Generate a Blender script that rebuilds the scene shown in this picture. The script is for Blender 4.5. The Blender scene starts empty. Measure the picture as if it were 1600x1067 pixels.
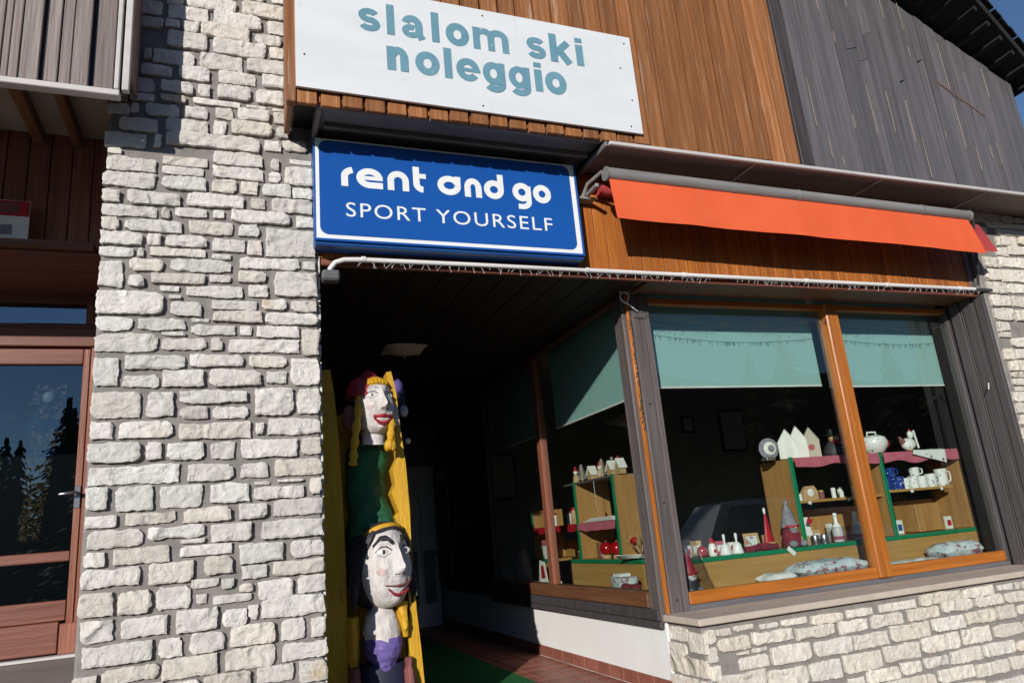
import bpy, bmesh, math, random, itertools
from mathutils import Vector, Matrix, noise

S = bpy.context.scene
COL = S.collection
rad = math.radians

# ---------------------------------------------------------------- camera
cam = bpy.data.cameras.new('camera'); camo = bpy.data.objects.new('camera', cam); COL.objects.link(camo)
def cam_matrix(loc, pitch, yaw, roll):
    cy, sy = math.cos(yaw), math.sin(yaw); cp, sp = math.cos(pitch), math.sin(pitch)
    f = Vector((sy*cp, cy*cp, sp)); r = Vector((cy, -sy, 0)); u = r.cross(f)
    r2 = r*math.cos(roll) + u*math.sin(roll); u2 = -r*math.sin(roll) + u*math.cos(roll)
    m = Matrix((r2, u2, -f)).transposed().to_4x4(); m.translation = loc
    return m
camo.matrix_world = cam_matrix(Vector((0, -4.8, 1.22)), rad(14.94), rad(21.63), rad(-5.13))
cam.sensor_fit = 'HORIZONTAL'; cam.sensor_width = 36.0; cam.lens = 36.0*1123/1600
cam.clip_start = 0.05; cam.clip_end = 3000
S.camera = camo

# ---------------------------------------------------------------- sky and sun
SUN = Vector((-0.74, -1.0, 0.38)).normalized()          # towards the sun
w = bpy.data.worlds.new('World'); S.world = w; w.use_nodes = True
nt = w.node_tree; bg = nt.nodes['Background']
sky = nt.nodes.new('ShaderNodeTexSky'); sky.sky_type = 'NISHITA'; sky.sun_disc = False
sky.sun_elevation = math.asin(SUN.z); sky.sun_rotation = math.atan2(SUN.x, SUN.y)
sky.altitude = 1800; sky.air_density = 1.0; sky.dust_density = 0.0; sky.ozone_density = 4.0
nt.links.new(sky.outputs[0], bg.inputs[0]); bg.inputs[1].default_value = 0.105
sl = bpy.data.lights.new('sun', 'SUN'); sl.energy = 4.6; sl.angle = rad(0.53); sl.color = (1.0, 0.95, 0.89)
so = bpy.data.objects.new('sun', sl); COL.objects.link(so)
so.rotation_euler = SUN.to_track_quat('Z', 'Y').to_euler(); so.location = (-8, -12, 9)
vs = S.view_settings; vs.view_transform = 'Standard'; vs.look = 'None'; vs.exposure = 0.0; vs.gamma = 1.0; vs.use_curve_mapping = False

# ---------------------------------------------------------------- materials
def new_mat(name):
    m = bpy.data.materials.new(name); m.use_nodes = True
    n = m.node_tree; return m, n, n.nodes['Principled BSDF']
def mix(n, a, b, fac, mode='MIX'):
    x = n.nodes.new('ShaderNodeMix'); x.data_type = 'RGBA'; x.blend_type = mode
    for s, v in ((x.inputs[0], fac), (x.inputs[6], a), (x.inputs[7], b)):
        if hasattr(v, 'is_linked') or isinstance(v, bpy.types.NodeSocket): n.links.new(v, s)
        elif isinstance(v, (int, float)): s.default_value = v
        else: s.default_value = (*v, 1)
    return x.outputs[2]
def ramp(n, src, a, b):
    r = n.nodes.new('ShaderNodeMapRange'); r.inputs[1].default_value = a; r.inputs[2].default_value = b
    n.links.new(src, r.inputs[0]); return r.outputs[0]
def nz(n, vec, scale, detail=4, rough=0.6, dist=0.0):
    t = n.nodes.new('ShaderNodeTexNoise'); t.inputs['Scale'].default_value = scale; t.inputs['Detail'].default_value = detail
    t.inputs['Roughness'].default_value = rough; t.inputs['Distortion'].default_value = dist
    n.links.new(vec, t.inputs['Vector']); return t.outputs['Fac']
def paint(name, c1, c2=None, scale=(3, 3, 3), rough=0.6, bump=0.0, bscale=40, rnd=0.0, wear=None, wear_at=(0.62, 0.66), wscale=9,
          wvec=(1, 1, 1), spec=0.4, metal=0.0, detail=5, contrast=(0.35, 0.65), bdist=0.01):
    m, n, b = new_mat(name)
    tc = n.nodes.new('ShaderNodeTexCoord'); oi = n.nodes.new('ShaderNodeObjectInfo')
    add = n.nodes.new('ShaderNodeVectorMath'); add.operation = 'ADD'
    cmb = n.nodes.new('ShaderNodeMath'); cmb.operation = 'MULTIPLY'; cmb.inputs[1].default_value = 37.0
    n.links.new(oi.outputs['Random'], cmb.inputs[0])
    n.links.new(tc.outputs['Object'], add.inputs[0]); n.links.new(cmb.outputs[0], add.inputs[1])
    def mapped(s):
        mp = n.nodes.new('ShaderNodeMapping'); mp.inputs['Scale'].default_value = s
        n.links.new(add.outputs[0], mp.inputs[0]); return mp.outputs[0]
    v = mapped(scale)
    col = mix(n, c1, c2 or tuple(x*0.8 for x in c1), ramp(n, nz(n, v, 1.0, detail), *contrast))
    if wear:
        col = mix(n, col, wear, ramp(n, nz(n, mapped(wvec), wscale, 6, 0.7), *wear_at))
    if rnd:
        hs = n.nodes.new('ShaderNodeHueSaturation'); mr = n.nodes.new('ShaderNodeMapRange')
        mr.inputs[3].default_value = 1-rnd; mr.inputs[4].default_value = 1+rnd
        n.links.new(oi.outputs['Random'], mr.inputs[0]); n.links.new(mr.outputs[0], hs.inputs['Value']); n.links.new(col, hs.inputs['Color'])
        col = hs.outputs[0]
    n.links.new(col, b.inputs['Base Color'])
    b.inputs['Roughness'].default_value = rough; b.inputs['Metallic'].default_value = metal
    b.inputs['Specular IOR Level'].default_value = spec
    if bump:
        bp = n.nodes.new('ShaderNodeBump'); bp.inputs['Strength'].default_value = bump; bp.inputs['Distance'].default_value = bdist
        n.links.new(nz(n, mapped(tuple(bscale*q/max(scale) for q in scale)), 1.0, 6, 0.65), bp.inputs['Height'])
        n.links.new(bp.outputs[0], b.inputs['Normal'])
    return m
def glass(name, tint=(0.92, 0.96, 0.94), refl=1.5):
    m = bpy.data.materials.new(name); m.use_nodes = True; n = m.node_tree
    for x in list(n.nodes): n.nodes.remove(x)
    o = n.nodes.new('ShaderNodeOutputMaterial'); f = n.nodes.new('ShaderNodeFresnel'); gm = n.nodes.new('ShaderNodeNewGeometry'); ir = n.nodes.new('ShaderNodeMapRange')
    ir.inputs[3].default_value = refl; ir.inputs[4].default_value = 1/refl; n.links.new(gm.outputs['Backfacing'], ir.inputs[0]); n.links.new(ir.outputs[0], f.inputs[0])
    t = n.nodes.new('ShaderNodeBsdfTransparent'); t.inputs[0].default_value = (*tint, 1)
    g = n.nodes.new('ShaderNodeBsdfGlossy'); g.inputs['Roughness'].default_value = 0.0
    x = n.nodes.new('ShaderNodeMixShader')
    n.links.new(f.outputs[0], x.inputs[0]); n.links.new(t.outputs[0], x.inputs[1]); n.links.new(g.outputs[0], x.inputs[2])
    n.links.new(x.outputs[0], o.inputs[0]); return m
def woodv(name, c1, c2, **k):
    k.setdefault('scale', (34, 34, 1.3)); k.setdefault('rough', 0.55); k.setdefault('bump', 0.35); k.setdefault('bscale', 60); k.setdefault('rnd', 0.14)
    return paint(name, c1, c2, **k)
def stone_mat(name, c1, c2, c3):
    m, n, b = new_mat(name)
    tc = n.nodes.new('ShaderNodeTexCoord'); oi = n.nodes.new('ShaderNodeObjectInfo')
    cmb = n.nodes.new('ShaderNodeMath'); cmb.operation = 'MULTIPLY'; cmb.inputs[1].default_value = 53.0
    add = n.nodes.new('ShaderNodeVectorMath'); n.links.new(oi.outputs['Random'], cmb.inputs[0])
    n.links.new(tc.outputs['Object'], add.inputs[0]); n.links.new(cmb.outputs[0], add.inputs[1]); v = add.outputs[0]
    col = mix(n, c1, c2, ramp(n, nz(n, v, 7, 6, 0.65), 0.35, 0.68))
    col = mix(n, col, c3, ramp(n, nz(n, v, 3.1, 5, 0.6), 0.63, 0.78))
    col = mix(n, col, (0.12, 0.105, 0.09), ramp(n, nz(n, v, 34, 7, 0.78), 0.60, 0.74))
    def pick(k, lo, hi, c_, f):
        q = n.nodes.new('ShaderNodeMath'); q.operation = 'MULTIPLY'; q.inputs[1].default_value = k; n.links.new(oi.outputs['Random'], q.inputs[0])
        fr = n.nodes.new('ShaderNodeMath'); fr.operation = 'FRACT'; n.links.new(q.outputs[0], fr.inputs[0])
        g = n.nodes.new('ShaderNodeMath'); g.operation = 'GREATER_THAN'; g.inputs[1].default_value = lo; n.links.new(fr.outputs[0], g.inputs[0])
        h = n.nodes.new('ShaderNodeMath'); h.operation = 'MULTIPLY'; h.inputs[1].default_value = f; n.links.new(g.outputs[0], h.inputs[0])
        return mix(n, col, c_, h.outputs[0])
    col = pick(13.7, 0.78, 1, (0.55, 0.545, 0.53), 0.25)
    col = pick(29.3, 0.82, 1, (0.60, 0.52, 0.40), 0.35)
    col = pick(41.9, 0.90, 1, (0.42, 0.37, 0.32), 0.30)
    hs = n.nodes.new('ShaderNodeHueSaturation'); mr = n.nodes.new('ShaderNodeMapRange')
    mr.inputs[3].default_value = 0.88; mr.inputs[4].default_value = 1.08
    n.links.new(oi.outputs['Random'], mr.inputs[0]); n.links.new(mr.outputs[0], hs.inputs['Value']); n.links.new(col, hs.inputs['Color'])
    n.links.new(hs.outputs[0], b.inputs['Base Color']); b.inputs['Roughness'].default_value = 0.85; b.inputs['Specular IOR Level'].default_value = 0.2
    bp = n.nodes.new('ShaderNodeBump'); bp.inputs['Strength'].default_value = 1.0; bp.inputs['Distance'].default_value = 0.011
    rg = n.nodes.new('ShaderNodeTexNoise'); rg.noise_type = 'RIDGED_MULTIFRACTAL'; n.links.new(v, rg.inputs['Vector'])
    rg.inputs['Scale'].default_value = 6.5; rg.inputs['Detail'].default_value = 5; rg.inputs['Roughness'].default_value = 0.5; rg.inputs['Lacunarity'].default_value = 2.2; rg.inputs['Distortion'].default_value = 1.1
    bp.inputs['Distance'].default_value = 0.022
    b0 = n.nodes.new('ShaderNodeBump'); b0.inputs['Strength'].default_value = 1.0; b0.inputs['Distance'].default_value = 0.016
    n.links.new(nz(n, v, 15, 9, 0.62, 1.3), b0.inputs['Height']); n.links.new(b0.outputs[0], bp.inputs['Normal'])
    n.links.new(rg.outputs['Fac'], bp.inputs['Height'])
    b2 = n.nodes.new('ShaderNodeBump'); b2.inputs['Strength'].default_value = 0.5; b2.inputs['Distance'].default_value = 0.004
    n.links.new(nz(n, v, 95, 6, 0.7, 1.2), b2.inputs['Height']); n.links.new(bp.outputs[0], b2.inputs['Normal']); n.links.new(b2.outputs[0], b.inputs['Normal'])
    return m
M = {}
M['stone'] = stone_mat('limestone', (0.72, 0.69, 0.635), (0.57, 0.54, 0.49), (0.54, 0.43, 0.28))
M['stone2'] = stone_mat('pale_limestone', (0.75, 0.70, 0.61), (0.63, 0.575, 0.485), (0.56, 0.46, 0.32))
M['mortar'] = paint('mortar', (0.265, 0.245, 0.225), (0.205, 0.19, 0.175), scale=(14, 14, 14), rough=0.95, bump=0.5, bscale=90, spec=0.1)
M['orange_wood'] = woodv('varnished_larch', (0.37, 0.16, 0.062), (0.23, 0.09, 0.032), rough=0.65, spec=0.2, wear=(0.46, 0.33, 0.23), wear_at=(0.58, 0.74), wscale=1.6, wvec=(15, 15, 0.8), rnd=0.28, contrast=(0.3, 0.6), bump=0.6)
M['fascia_wood'] = woodv('varnished_pine', (0.40, 0.135, 0.026), (0.27, 0.08, 0.014), rough=0.5, spec=0.25)
M['frame_wood'] = woodv('varnished_frame', (0.46, 0.155, 0.026), (0.33, 0.10, 0.015), rough=0.32, rnd=0.08)
M['frame_wood_h'] = woodv('varnished_rail', (0.46, 0.155, 0.026), (0.33, 0.10, 0.015), rough=0.32, rnd=0.08, scale=(1.3, 34, 34))
M['teeth_wood'] = woodv('brown_end_wood', (0.30, 0.13, 0.065), (0.20, 0.08, 0.035), rough=0.6)
M['dark_wood'] = woodv('dark_grey_plank', (0.135, 0.125, 0.130), (0.090, 0.083, 0.087), rough=0.55, wear=(0.30, 0.24, 0.18), wear_at=(0.71, 0.78), wscale=1.3, wvec=(26, 26, 0.7), rnd=0.16)
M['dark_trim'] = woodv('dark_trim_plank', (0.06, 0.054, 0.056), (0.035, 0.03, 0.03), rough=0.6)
M['grey_wood'] = woodv('grey_brown_post', (0.13, 0.108, 0.103), (0.075, 0.062, 0.058), rough=0.6, rnd=0.1)
M['grey_panel'] = woodv('grey_reveal', (0.072, 0.064, 0.064), (0.048, 0.042, 0.042), rough=0.6, rnd=0.06)
M['slate_wood'] = woodv('slate_strip', (0.135, 0.13, 0.135), (0.10, 0.096, 0.10), rough=0.6, scale=(1.3, 30, 30), rnd=0.05)
M['balcony_wood'] = woodv('weathered_balcony_plank', (0.30, 0.245, 0.225), (0.185, 0.145, 0.132), rough=0.7, bump=0.7, wear=(0.40, 0.35, 0.32), wear_at=(0.66, 0.76), wscale=1.4, wvec=(30, 30, 0.8))
M['beam_wood'] = woodv('beam', (0.30, 0.15, 0.06), (0.19, 0.085, 0.03), scale=(20, 1.2, 20))
M['red_wood'] = woodv('red_brown_door_wood', (0.26, 0.090, 0.050), (0.17, 0.055, 0.030), rough=0.45, rnd=0.1)
M['red_wood_h'] = woodv('red_brown_rail', (0.225, 0.080, 0.050), (0.14, 0.046, 0.027), rough=0.45, scale=(1.3, 34, 34), rnd=0.08)
M['red_boards'] = woodv('red_brown_boards', (0.32, 0.115, 0.070), (0.20, 0.065, 0.038), rough=0.5)
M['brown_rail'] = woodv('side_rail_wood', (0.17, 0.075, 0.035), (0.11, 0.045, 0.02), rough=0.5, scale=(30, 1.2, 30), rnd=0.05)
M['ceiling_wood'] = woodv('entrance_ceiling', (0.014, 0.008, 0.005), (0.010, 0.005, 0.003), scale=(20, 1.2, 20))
M['white_board'] = paint('white_signboard', (0.70, 0.715, 0.72), (0.65, 0.67, 0.68), scale=(2, 2, 7), rough=0.5, wear=(0.46, 0.46, 0.45), wear_at=(0.62, 0.85), wscale=1.5, wvec=(16, 16, 0.9), bump=0.05)
M['sign_letter'] = paint('faded_teal_letter', (0.125, 0.265, 0.335), (0.15, 0.30, 0.365), rough=0.5, wear=(0.72, 0.74, 0.74), wear_at=(0.66, 0.68), wscale=24, spec=0.2)
M['blue'] = paint('blue_sign_face', (0.010, 0.085, 0.35), (0.009, 0.08, 0.33), rough=0.28, scale=(1, 1, 1), wear=(0.03, 0.13, 0.42), wear_at=(0.72, 0.85), wscale=5)
M['blue_frame'] = paint('blue_sign_frame', (0.02, 0.09, 0.30), rough=0.35)
M['sign_white'] = paint('sign_white', (0.80, 0.81, 0.80), (0.76, 0.77, 0.76), rough=0.35)
M['awning'] = paint('orange_awning_cloth', (0.74, 0.128, 0.048), (0.69, 0.112, 0.040), rough=0.8, bump=0.08, bscale=500, spec=0.1, scale=(3, 3, 1), wear=(0.60, 0.14, 0.07), wear_at=(0.58, 0.8), wscale=1.3, wvec=(9, 9, 1.2))
M['awning_back'] = paint('red_awning_cloth', (0.42, 0.06, 0.06), (0.38, 0.05, 0.055), rough=0.8, spec=0.1)
M['alu'] = paint('weathered_aluminium', (0.36, 0.35, 0.34), (0.25, 0.24, 0.23), scale=(1.2, 14, 14), rough=0.5, metal=0.35, wear=(0.14, 0.13, 0.12), wear_at=(0.66, 0.78), wscale=14)
M['pipe'] = paint('white_conduit', (0.76, 0.74, 0.72), (0.64, 0.62, 0.60), scale=(2, 9, 9), rough=0.45)
M['flash_edge'] = paint('pale_flashing', (0.58, 0.55, 0.53), (0.48, 0.45, 0.43), scale=(1, 9, 9), rough=0.5)
M['soffit_grey'] = paint('grey_soffit', (0.20, 0.185, 0.175), (0.14, 0.13, 0.12), scale=(1.5, 5, 5), rough=0.7)
M['soffit_brown'] = paint('brown_soffit', (0.22, 0.16, 0.14), (0.16, 0.115, 0.10), scale=(1.5, 5, 5), rough=0.6)
M['cream'] = paint('cream_soffit', (0.50, 0.44, 0.35), (0.40, 0.34, 0.26), rough=0.8, scale=(2, 2, 2))
M['plaster'] = paint('white_plaster', (0.80, 0.795, 0.77), (0.76, 0.75, 0.72), scale=(3, 3, 3), rough=0.9, bump=0.25, bscale=120, wear=(0.60, 0.57, 0.52), wear_at=(0.70, 0.82), wscale=7, spec=0.1)
M['tile'] = paint('terracotta_tile', (0.30, 0.115, 0.078), (0.235, 0.085, 0.06), scale=(9, 9, 9), rough=0.45, rnd=0.14, bump=0.1)
M['grout'] = paint('grout', (0.42, 0.32, 0.26), (0.34, 0.25, 0.2), rough=0.9, scale=(9, 9, 9))
M['carpet'] = paint('green_carpet', (0.035, 0.17, 0.06), (0.025, 0.13, 0.045), scale=(30, 30, 30), rough=1.0, bump=0.8, bscale=400, spec=0.05)
M['sill'] = paint('beige_sill_stone', (0.53, 0.45, 0.37), (0.46, 0.385, 0.31), scale=(6, 6, 6), rough=0.7, bump=0.12, bscale=120)
M['blind'] = paint('sea_green_blind', (0.27, 0.44, 0.42), (0.26, 0.425, 0.405), scale=(1.5, 1.5, 1.5), rough=0.8, spec=0.1, bump=0.05, bscale=300)
M['blind_bar'] = paint('white_blind_bar', (0.74, 0.74, 0.70), rough=0.5)
M['glass'] = glass('window_glass', (0.93, 0.965, 0.95), 1.62)
M['door_glass'] = glass('door_glass', (0.55, 0.6, 0.62), 2.1)
M['shelf'] = woodv('shelf_veneer', (0.44, 0.235, 0.082), (0.34, 0.17, 0.055), rough=0.4, scale=(22, 22, 1.2), rnd=0.04, bump=0.08)
M['shelf_h'] = woodv('ledge_veneer', (0.46, 0.265, 0.085), (0.37, 0.20, 0.06), rough=0.4, scale=(1.2, 12, 26), rnd=0.03, bump=0.08)
M['shelf_hy'] = woodv('side_ledge_veneer', (0.46, 0.265, 0.085), (0.37, 0.20, 0.06), rough=0.4, scale=(12, 1.2, 26), rnd=0.03, bump=0.08)
M['green'] = paint('green_edging', (0.006, 0.20, 0.085), (0.005, 0.17, 0.07), rough=0.35)
M['pink'] = paint('rose_shelf_cloth', (0.50, 0.13, 0.17), (0.44, 0.10, 0.14), rough=0.8, scale=(8, 8, 8))
M['red'] = paint('red', (0.42, 0.015, 0.022), (0.34, 0.012, 0.018), rough=0.45)
M['redgloss'] = paint('red_glass_ball', (0.36, 0.006, 0.010), (0.30, 0.005, 0.008), rough=0.12, spec=0.8)
M['white'] = paint('white_ceramic', (0.80, 0.79, 0.76), (0.75, 0.74, 0.71), rough=0.3)
M['white_wood'] = paint('whitewashed_wood', (0.78, 0.76, 0.71), (0.68, 0.65, 0.59), scale=(20, 20, 3), rough=0.7)
M['pattern'] = paint('white_ceramic_with_dark_pattern', (0.78, 0.77, 0.74), (0.75, 0.74, 0.71), rough=0.3, wear=(0.10, 0.09, 0.10), wear_at=(0.60, 0.61), wscale=30)
M['bluepat'] = paint('blue_ceramic_with_white_dots', (0.015, 0.045, 0.24), (0.012, 0.035, 0.2), rough=0.25, wear=(0.7, 0.72, 0.75), wear_at=(0.60, 0.61), wscale=34)
M['grey_cloth'] = paint('grey_felt', (0.27, 0.26, 0.29), (0.19, 0.18, 0.21), rough=0.95, scale=(20, 20, 20), bump=0.4, bscale=150)
M['darkred_knit'] = paint('dark_red_knit', (0.26, 0.03, 0.045), (0.16, 0.02, 0.03), rough=0.95, scale=(45, 45, 45), bump=0.8, bscale=200, wear=(0.55, 0.5, 0.48), wear_at=(0.66, 0.7), wscale=40)
M['paleblue'] = paint('pale_blue_cloth', (0.52, 0.60, 0.64), (0.60, 0.65, 0.66), rough=0.85, scale=(5, 5, 5), wear=(0.30, 0.12, 0.14), wear_at=(0.54, 0.58), wscale=11, wvec=(1, 2, 2), bump=0.5, bscale=60)
M['paper'] = paint('white_paper', (0.74, 0.73, 0.69), (0.66, 0.65, 0.61), rough=0.8, scale=(8, 8, 8), wear=(0.35, 0.1, 0.1), wear_at=(0.64, 0.66), wscale=26)
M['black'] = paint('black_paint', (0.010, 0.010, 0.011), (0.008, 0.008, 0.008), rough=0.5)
M['worn'] = paint('worn_pale_wood', (0.42, 0.35, 0.27), (0.32, 0.24, 0.16), scale=(20, 20, 3), rough=0.8)
M['darkroom'] = paint('dim_shop_wall', (0.58, 0.55, 0.50), (0.48, 0.455, 0.41), rough=0.9)
M['darkgrey'] = paint('dark_grey', (0.05, 0.05, 0.052), (0.04, 0.04, 0.042), rough=0.6)
M['pale_door'] = paint('pale_grey_door_paint', (0.50, 0.51, 0.50), (0.44, 0.45, 0.44), rough=0.5)
M['silver'] = paint('silver_tin', (0.45, 0.45, 0.46), (0.36, 0.36, 0.37), rough=0.25, metal=0.9)
M['tan'] = paint('light_wood', (0.52, 0.34, 0.17), (0.42, 0.26, 0.12), rough=0.6, scale=(12, 12, 12))
M['yellow'] = paint('yellow_carved_paint', (0.62, 0.36, 0.020), (0.55, 0.29, 0.012), rough=0.6, scale=(18, 18, 4), bump=0.8, bscale=60, wear=(0.22, 0.12, 0.04), wear_at=(0.60, 0.70), wscale=11, wvec=(1, 1, .4))
M['skin'] = paint('white_carved_paint', (0.64, 0.60, 0.57), (0.43, 0.39, 0.37), rough=0.7, scale=(26, 26, 7), bump=0.7, bscale=70, wear=(0.33, 0.20, 0.16), wear_at=(0.63, 0.72), wscale=13, wvec=(1, 1, .5), contrast=(0.42, 0.75))
M['green_paint'] = paint('green_carved_paint', (0.014, 0.13, 0.052), (0.008, 0.075, 0.030), rough=0.6, scale=(22, 22, 6), bump=0.8, bscale=60, wear=(0.12, 0.10, 0.05), wear_at=(0.66, 0.74), wscale=12)
M['red_paint'] = paint('red_carved_paint', (0.40, 0.030, 0.045), (0.30, 0.02, 0.03), rough=0.5, scale=(8, 8, 8), bump=0.4, bscale=40)
M['pink_paint'] = paint('pink_carved_paint', (0.60, 0.47, 0.45), (0.46, 0.33, 0.32), rough=0.7, scale=(26, 26, 7), bump=0.6, bscale=60)
M['hair_black'] = paint('black_carved_hair', (0.014, 0.014, 0.018), (0.03, 0.03, 0.036), rough=0.5, scale=(40, 40, 3), bump=0.6, bscale=60)
M['purple'] = paint('purple_carved_paint', (0.16, 0.115, 0.36), (0.12, 0.085, 0.27), rough=0.55, scale=(10, 10, 10), bump=0.4, bscale=50)
M['maroon'] = paint('maroon_carved_paint', (0.24, 0.085, 0.075), (0.16, 0.05, 0.045), rough=0.6, scale=(10, 10, 10), bump=0.5, bscale=40)
M['navy'] = paint('navy_carved_paint', (0.018, 0.018, 0.045), rough=0.6)
M['asphalt'] = paint('asphalt', (0.055, 0.054, 0.053), (0.04, 0.04, 0.04), scale=(2, 2, 2), rough=0.95, bump=0.4, bscale=90)
M['landing'] = paint('brown_grey_landing', (0.30, 0.25, 0.215), (0.26, 0.21, 0.18), scale=(3, 3, 3), rough=0.7, bump=0.1)
M['needle'] = paint('conifer_needles', (0.035, 0.062, 0.028), (0.02, 0.038, 0.018), scale=(1, 1, 1), rough=0.9, rnd=0.2)
M['bark'] = paint('bark', (0.09, 0.06, 0.04), rough=0.95, bump=0.6)
M['hill'] = paint('forested_hill', (0.028, 0.042, 0.022), (0.018, 0.028, 0.015), scale=(0.3, 0.3, 0.3), rough=1.0, bump=1.0, bscale=2, bdist=0.6, spec=0.0)
M['car_dark'] = paint('dark_car_paint', (0.012, 0.013, 0.015), (0.011, 0.012, 0.014), rough=0.15, spec=0.7)
M['car_lightened'] = paint('lightened_car_paint', (0.62, 0.63, 0.64), (0.60, 0.61, 0.62), rough=0.3, metal=0.0)  # dark car's colour lightened to stand in for its mirrored highlights
M['rubber'] = paint('rubber', (0.02, 0.02, 0.02), rough=0.8)
M['led'] = paint('clear_fairy_light', (0.60, 0.60, 0.58), rough=0.3)
M['cable_dark'] = paint('dark_cable', (0.035, 0.038, 0.035), rough=0.5)
M['bag_film'] = glass('cellophane', (0.80, 0.80, 0.82), 1.35)
M['roof_dark'] = paint('dark_roof_board', (0.022, 0.020, 0.020), (0.014, 0.012, 0.012), scale=(4, 4, 4), rough=0.85, bump=0.6, bscale=30)

# ---------------------------------------------------------------- mesh helpers
class MB:
    def __init__(s): s.v = []; s.f = []
    def add(s, v, f):
        o = len(s.v); s.v += [tuple(p) for p in v]; s.f += [tuple(i+o for i in q) for q in f]; return s
    def box(s, x0, x1, y0, y1, z0, z1):
        v = [(x, y, z) for x in (x0, x1) for y in (y0, y1) for z in (z0, z1)]
        return s.add(v, [(0, 1, 3, 2), (4, 6, 7, 5), (0, 4, 5, 1), (2, 3, 7, 6), (0, 2, 6, 4), (1, 5, 7, 3)])
    def cbox(s, x0, x1, y0, y1, z0, z1, b=0.004):
        lo, hi = (x0, y0, z0), (x1, y1, z1); V = []; ix = {}
        for sg in itertools.product((0, 1), repeat=3):
            for a in range(3):
                p = []
                for k in range(3):
                    q = hi[k] if sg[k] else lo[k]
                    if k != a: q += -b if sg[k] else b
                    p.append(q)
                ix[sg, a] = len(V); V.append(tuple(p))
        F = []
        for a in range(3):
            o = [k for k in range(3) if k != a]
            for sa in (0, 1):
                q = []
                for u, t in ((0, 0), (1, 0), (1, 1), (0, 1)):
                    sg = [0]*3; sg[a] = sa; sg[o[0]] = u; sg[o[1]] = t; q.append(ix[tuple(sg), a])
                F.append(q)
            for u in (0, 1):
                for t in (0, 1):
                    c = []
                    for sa, k in ((0, 0), (1, 0), (1, 1), (0, 1)):
                        sg = [0]*3; sg[a] = sa; sg[o[0]] = u; sg[o[1]] = t; c.append(ix[tuple(sg), o[k]])
                    F.append(c)
        for sg in itertools.product((0, 1), repeat=3): F.append([ix[sg, 0], ix[sg, 1], ix[sg, 2]])
        return s.add(V, F)
    def prism(s, pts, y0, y1):                      # outline in x,z extruded along y
        n = len(pts); v = [(x, y0, z) for x, z in pts] + [(x, y1, z) for x, z in pts]
        return s.add(v, [tuple(range(n)), tuple(range(2*n-1, n-1, -1))] + [(i, (i+1) % n, n+(i+1) % n, n+i) for i in range(n)])
    def prismx(s, pts, x0, x1):                     # outline in y,z extruded along x
        n = len(pts); v = [(x0, y, z) for y, z in pts] + [(x1, y, z) for y, z in pts]
        return s.add(v, [tuple(range(n)), tuple(range(2*n-1, n-1, -1))] + [(i, (i+1) % n, n+(i+1) % n, n+i) for i in range(n)])
    def lathe(s, c, prof, seg=20, sx=1, sy=1):
        V = []; F = []; n = len(prof)
        for r, z in prof:
            for k in range(seg):
                a = 2*math.pi*k/seg; V.append((c[0]+r*sx*math.cos(a), c[1]+r*sy*math.sin(a), c[2]+z))
        for i in range(n-1):
            for k in range(seg): F.append((i*seg+k, i*seg+(k+1) % seg, (i+1)*seg+(k+1) % seg, (i+1)*seg+k))
        F.append(tuple(range(seg-1, -1, -1))); F.append(tuple((n-1)*seg+k for k in range(seg)))
        return s.add(V, F)
    def tube(s, pts, r, seg=8, flat=1.0):
        pts = [Vector(p) for p in pts]; V = []; F = []; up = None
        for i, p in enumerate(pts):
            t = (pts[min(i+1, len(pts)-1)] - pts[max(i-1, 0)]).normalized()
            if up is None: up = t.orthogonal().normalized()
            up = (up - t*up.dot(t)).normalized(); sd = t.cross(up)
            rr = r[i] if isinstance(r, (list, tuple)) else r
            for k in range(seg):
                a = 2*math.pi*k/seg; V.append(p + up*rr*math.cos(a) + sd*rr*flat*math.sin(a))
        n = len(pts)
        for i in range(n-1):
            for k in range(seg): F.append((i*seg+k, i*seg+(k+1) % seg, (i+1)*seg+(k+1) % seg, (i+1)*seg+k))
        F.append(tuple(range(seg-1, -1, -1))); F.append(tuple((n-1)*seg+k for k in range(seg)))
        return s.add(V, F)
    def ball(s, c, rx, ry=None, rz=None, seg=16, rings=10):
        ry = ry or rx; rz = rz or rx
        V = [(c[0], c[1], c[2]-rz)]; F = []
        for i in range(1, rings):
            t = math.pi*i/rings - math.pi/2
            for k in range(seg):
                a = 2*math.pi*k/seg; V.append((c[0]+rx*math.cos(t)*math.cos(a), c[1]+ry*math.cos(t)*math.sin(a), c[2]+rz*math.sin(t)))
        V.append((c[0], c[1], c[2]+rz)); L = len(V)-1
        for k in range(seg):
            F.append((0, 1+(k+1) % seg, 1+k)); F.append((L, 1+(rings-2)*seg+k, 1+(rings-2)*seg+(k+1) % seg))
            for i in range(rings-2): F.append((1+i*seg+k, 1+i*seg+(k+1) % seg, 1+(i+1)*seg+(k+1) % seg, 1+(i+1)*seg+k))
        return s.add(V, F)
    def xform(s, mat): s.v = [tuple(mat @ Vector(p)) for p in s.v]; return s
    def jitter(s, amt, sc, seed=0):
        s.v = [tuple(Vector(p) + noise.noise_vector((Vector(p)+Vector((seed, seed*2, 0)))*sc)*amt) for p in s.v]; return s
    def build(s, name, m, parent=None, smooth=False, angle=40):
        me = bpy.data.meshes.new(name)
        off = Vector(parent['_o']) if parent is not None else Vector()
        me.from_pydata([tuple(Vector(p)-off) for p in s.v], [], s.f); me.update()
        b = bmesh.new(); b.from_mesh(me); bmesh.ops.recalc_face_normals(b, faces=b.faces); b.to_mesh(me); b.free()
        if smooth:
            for p in me.polygons: p.use_smooth = True
            me.set_sharp_from_angle(angle=rad(angle))
        me.materials.append(M[m] if isinstance(m, str) else m)
        o = bpy.data.objects.new(name, me); COL.objects.link(o)
        o['_o'] = tuple(off)
        if parent is not None: o.parent = parent
        return o
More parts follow.
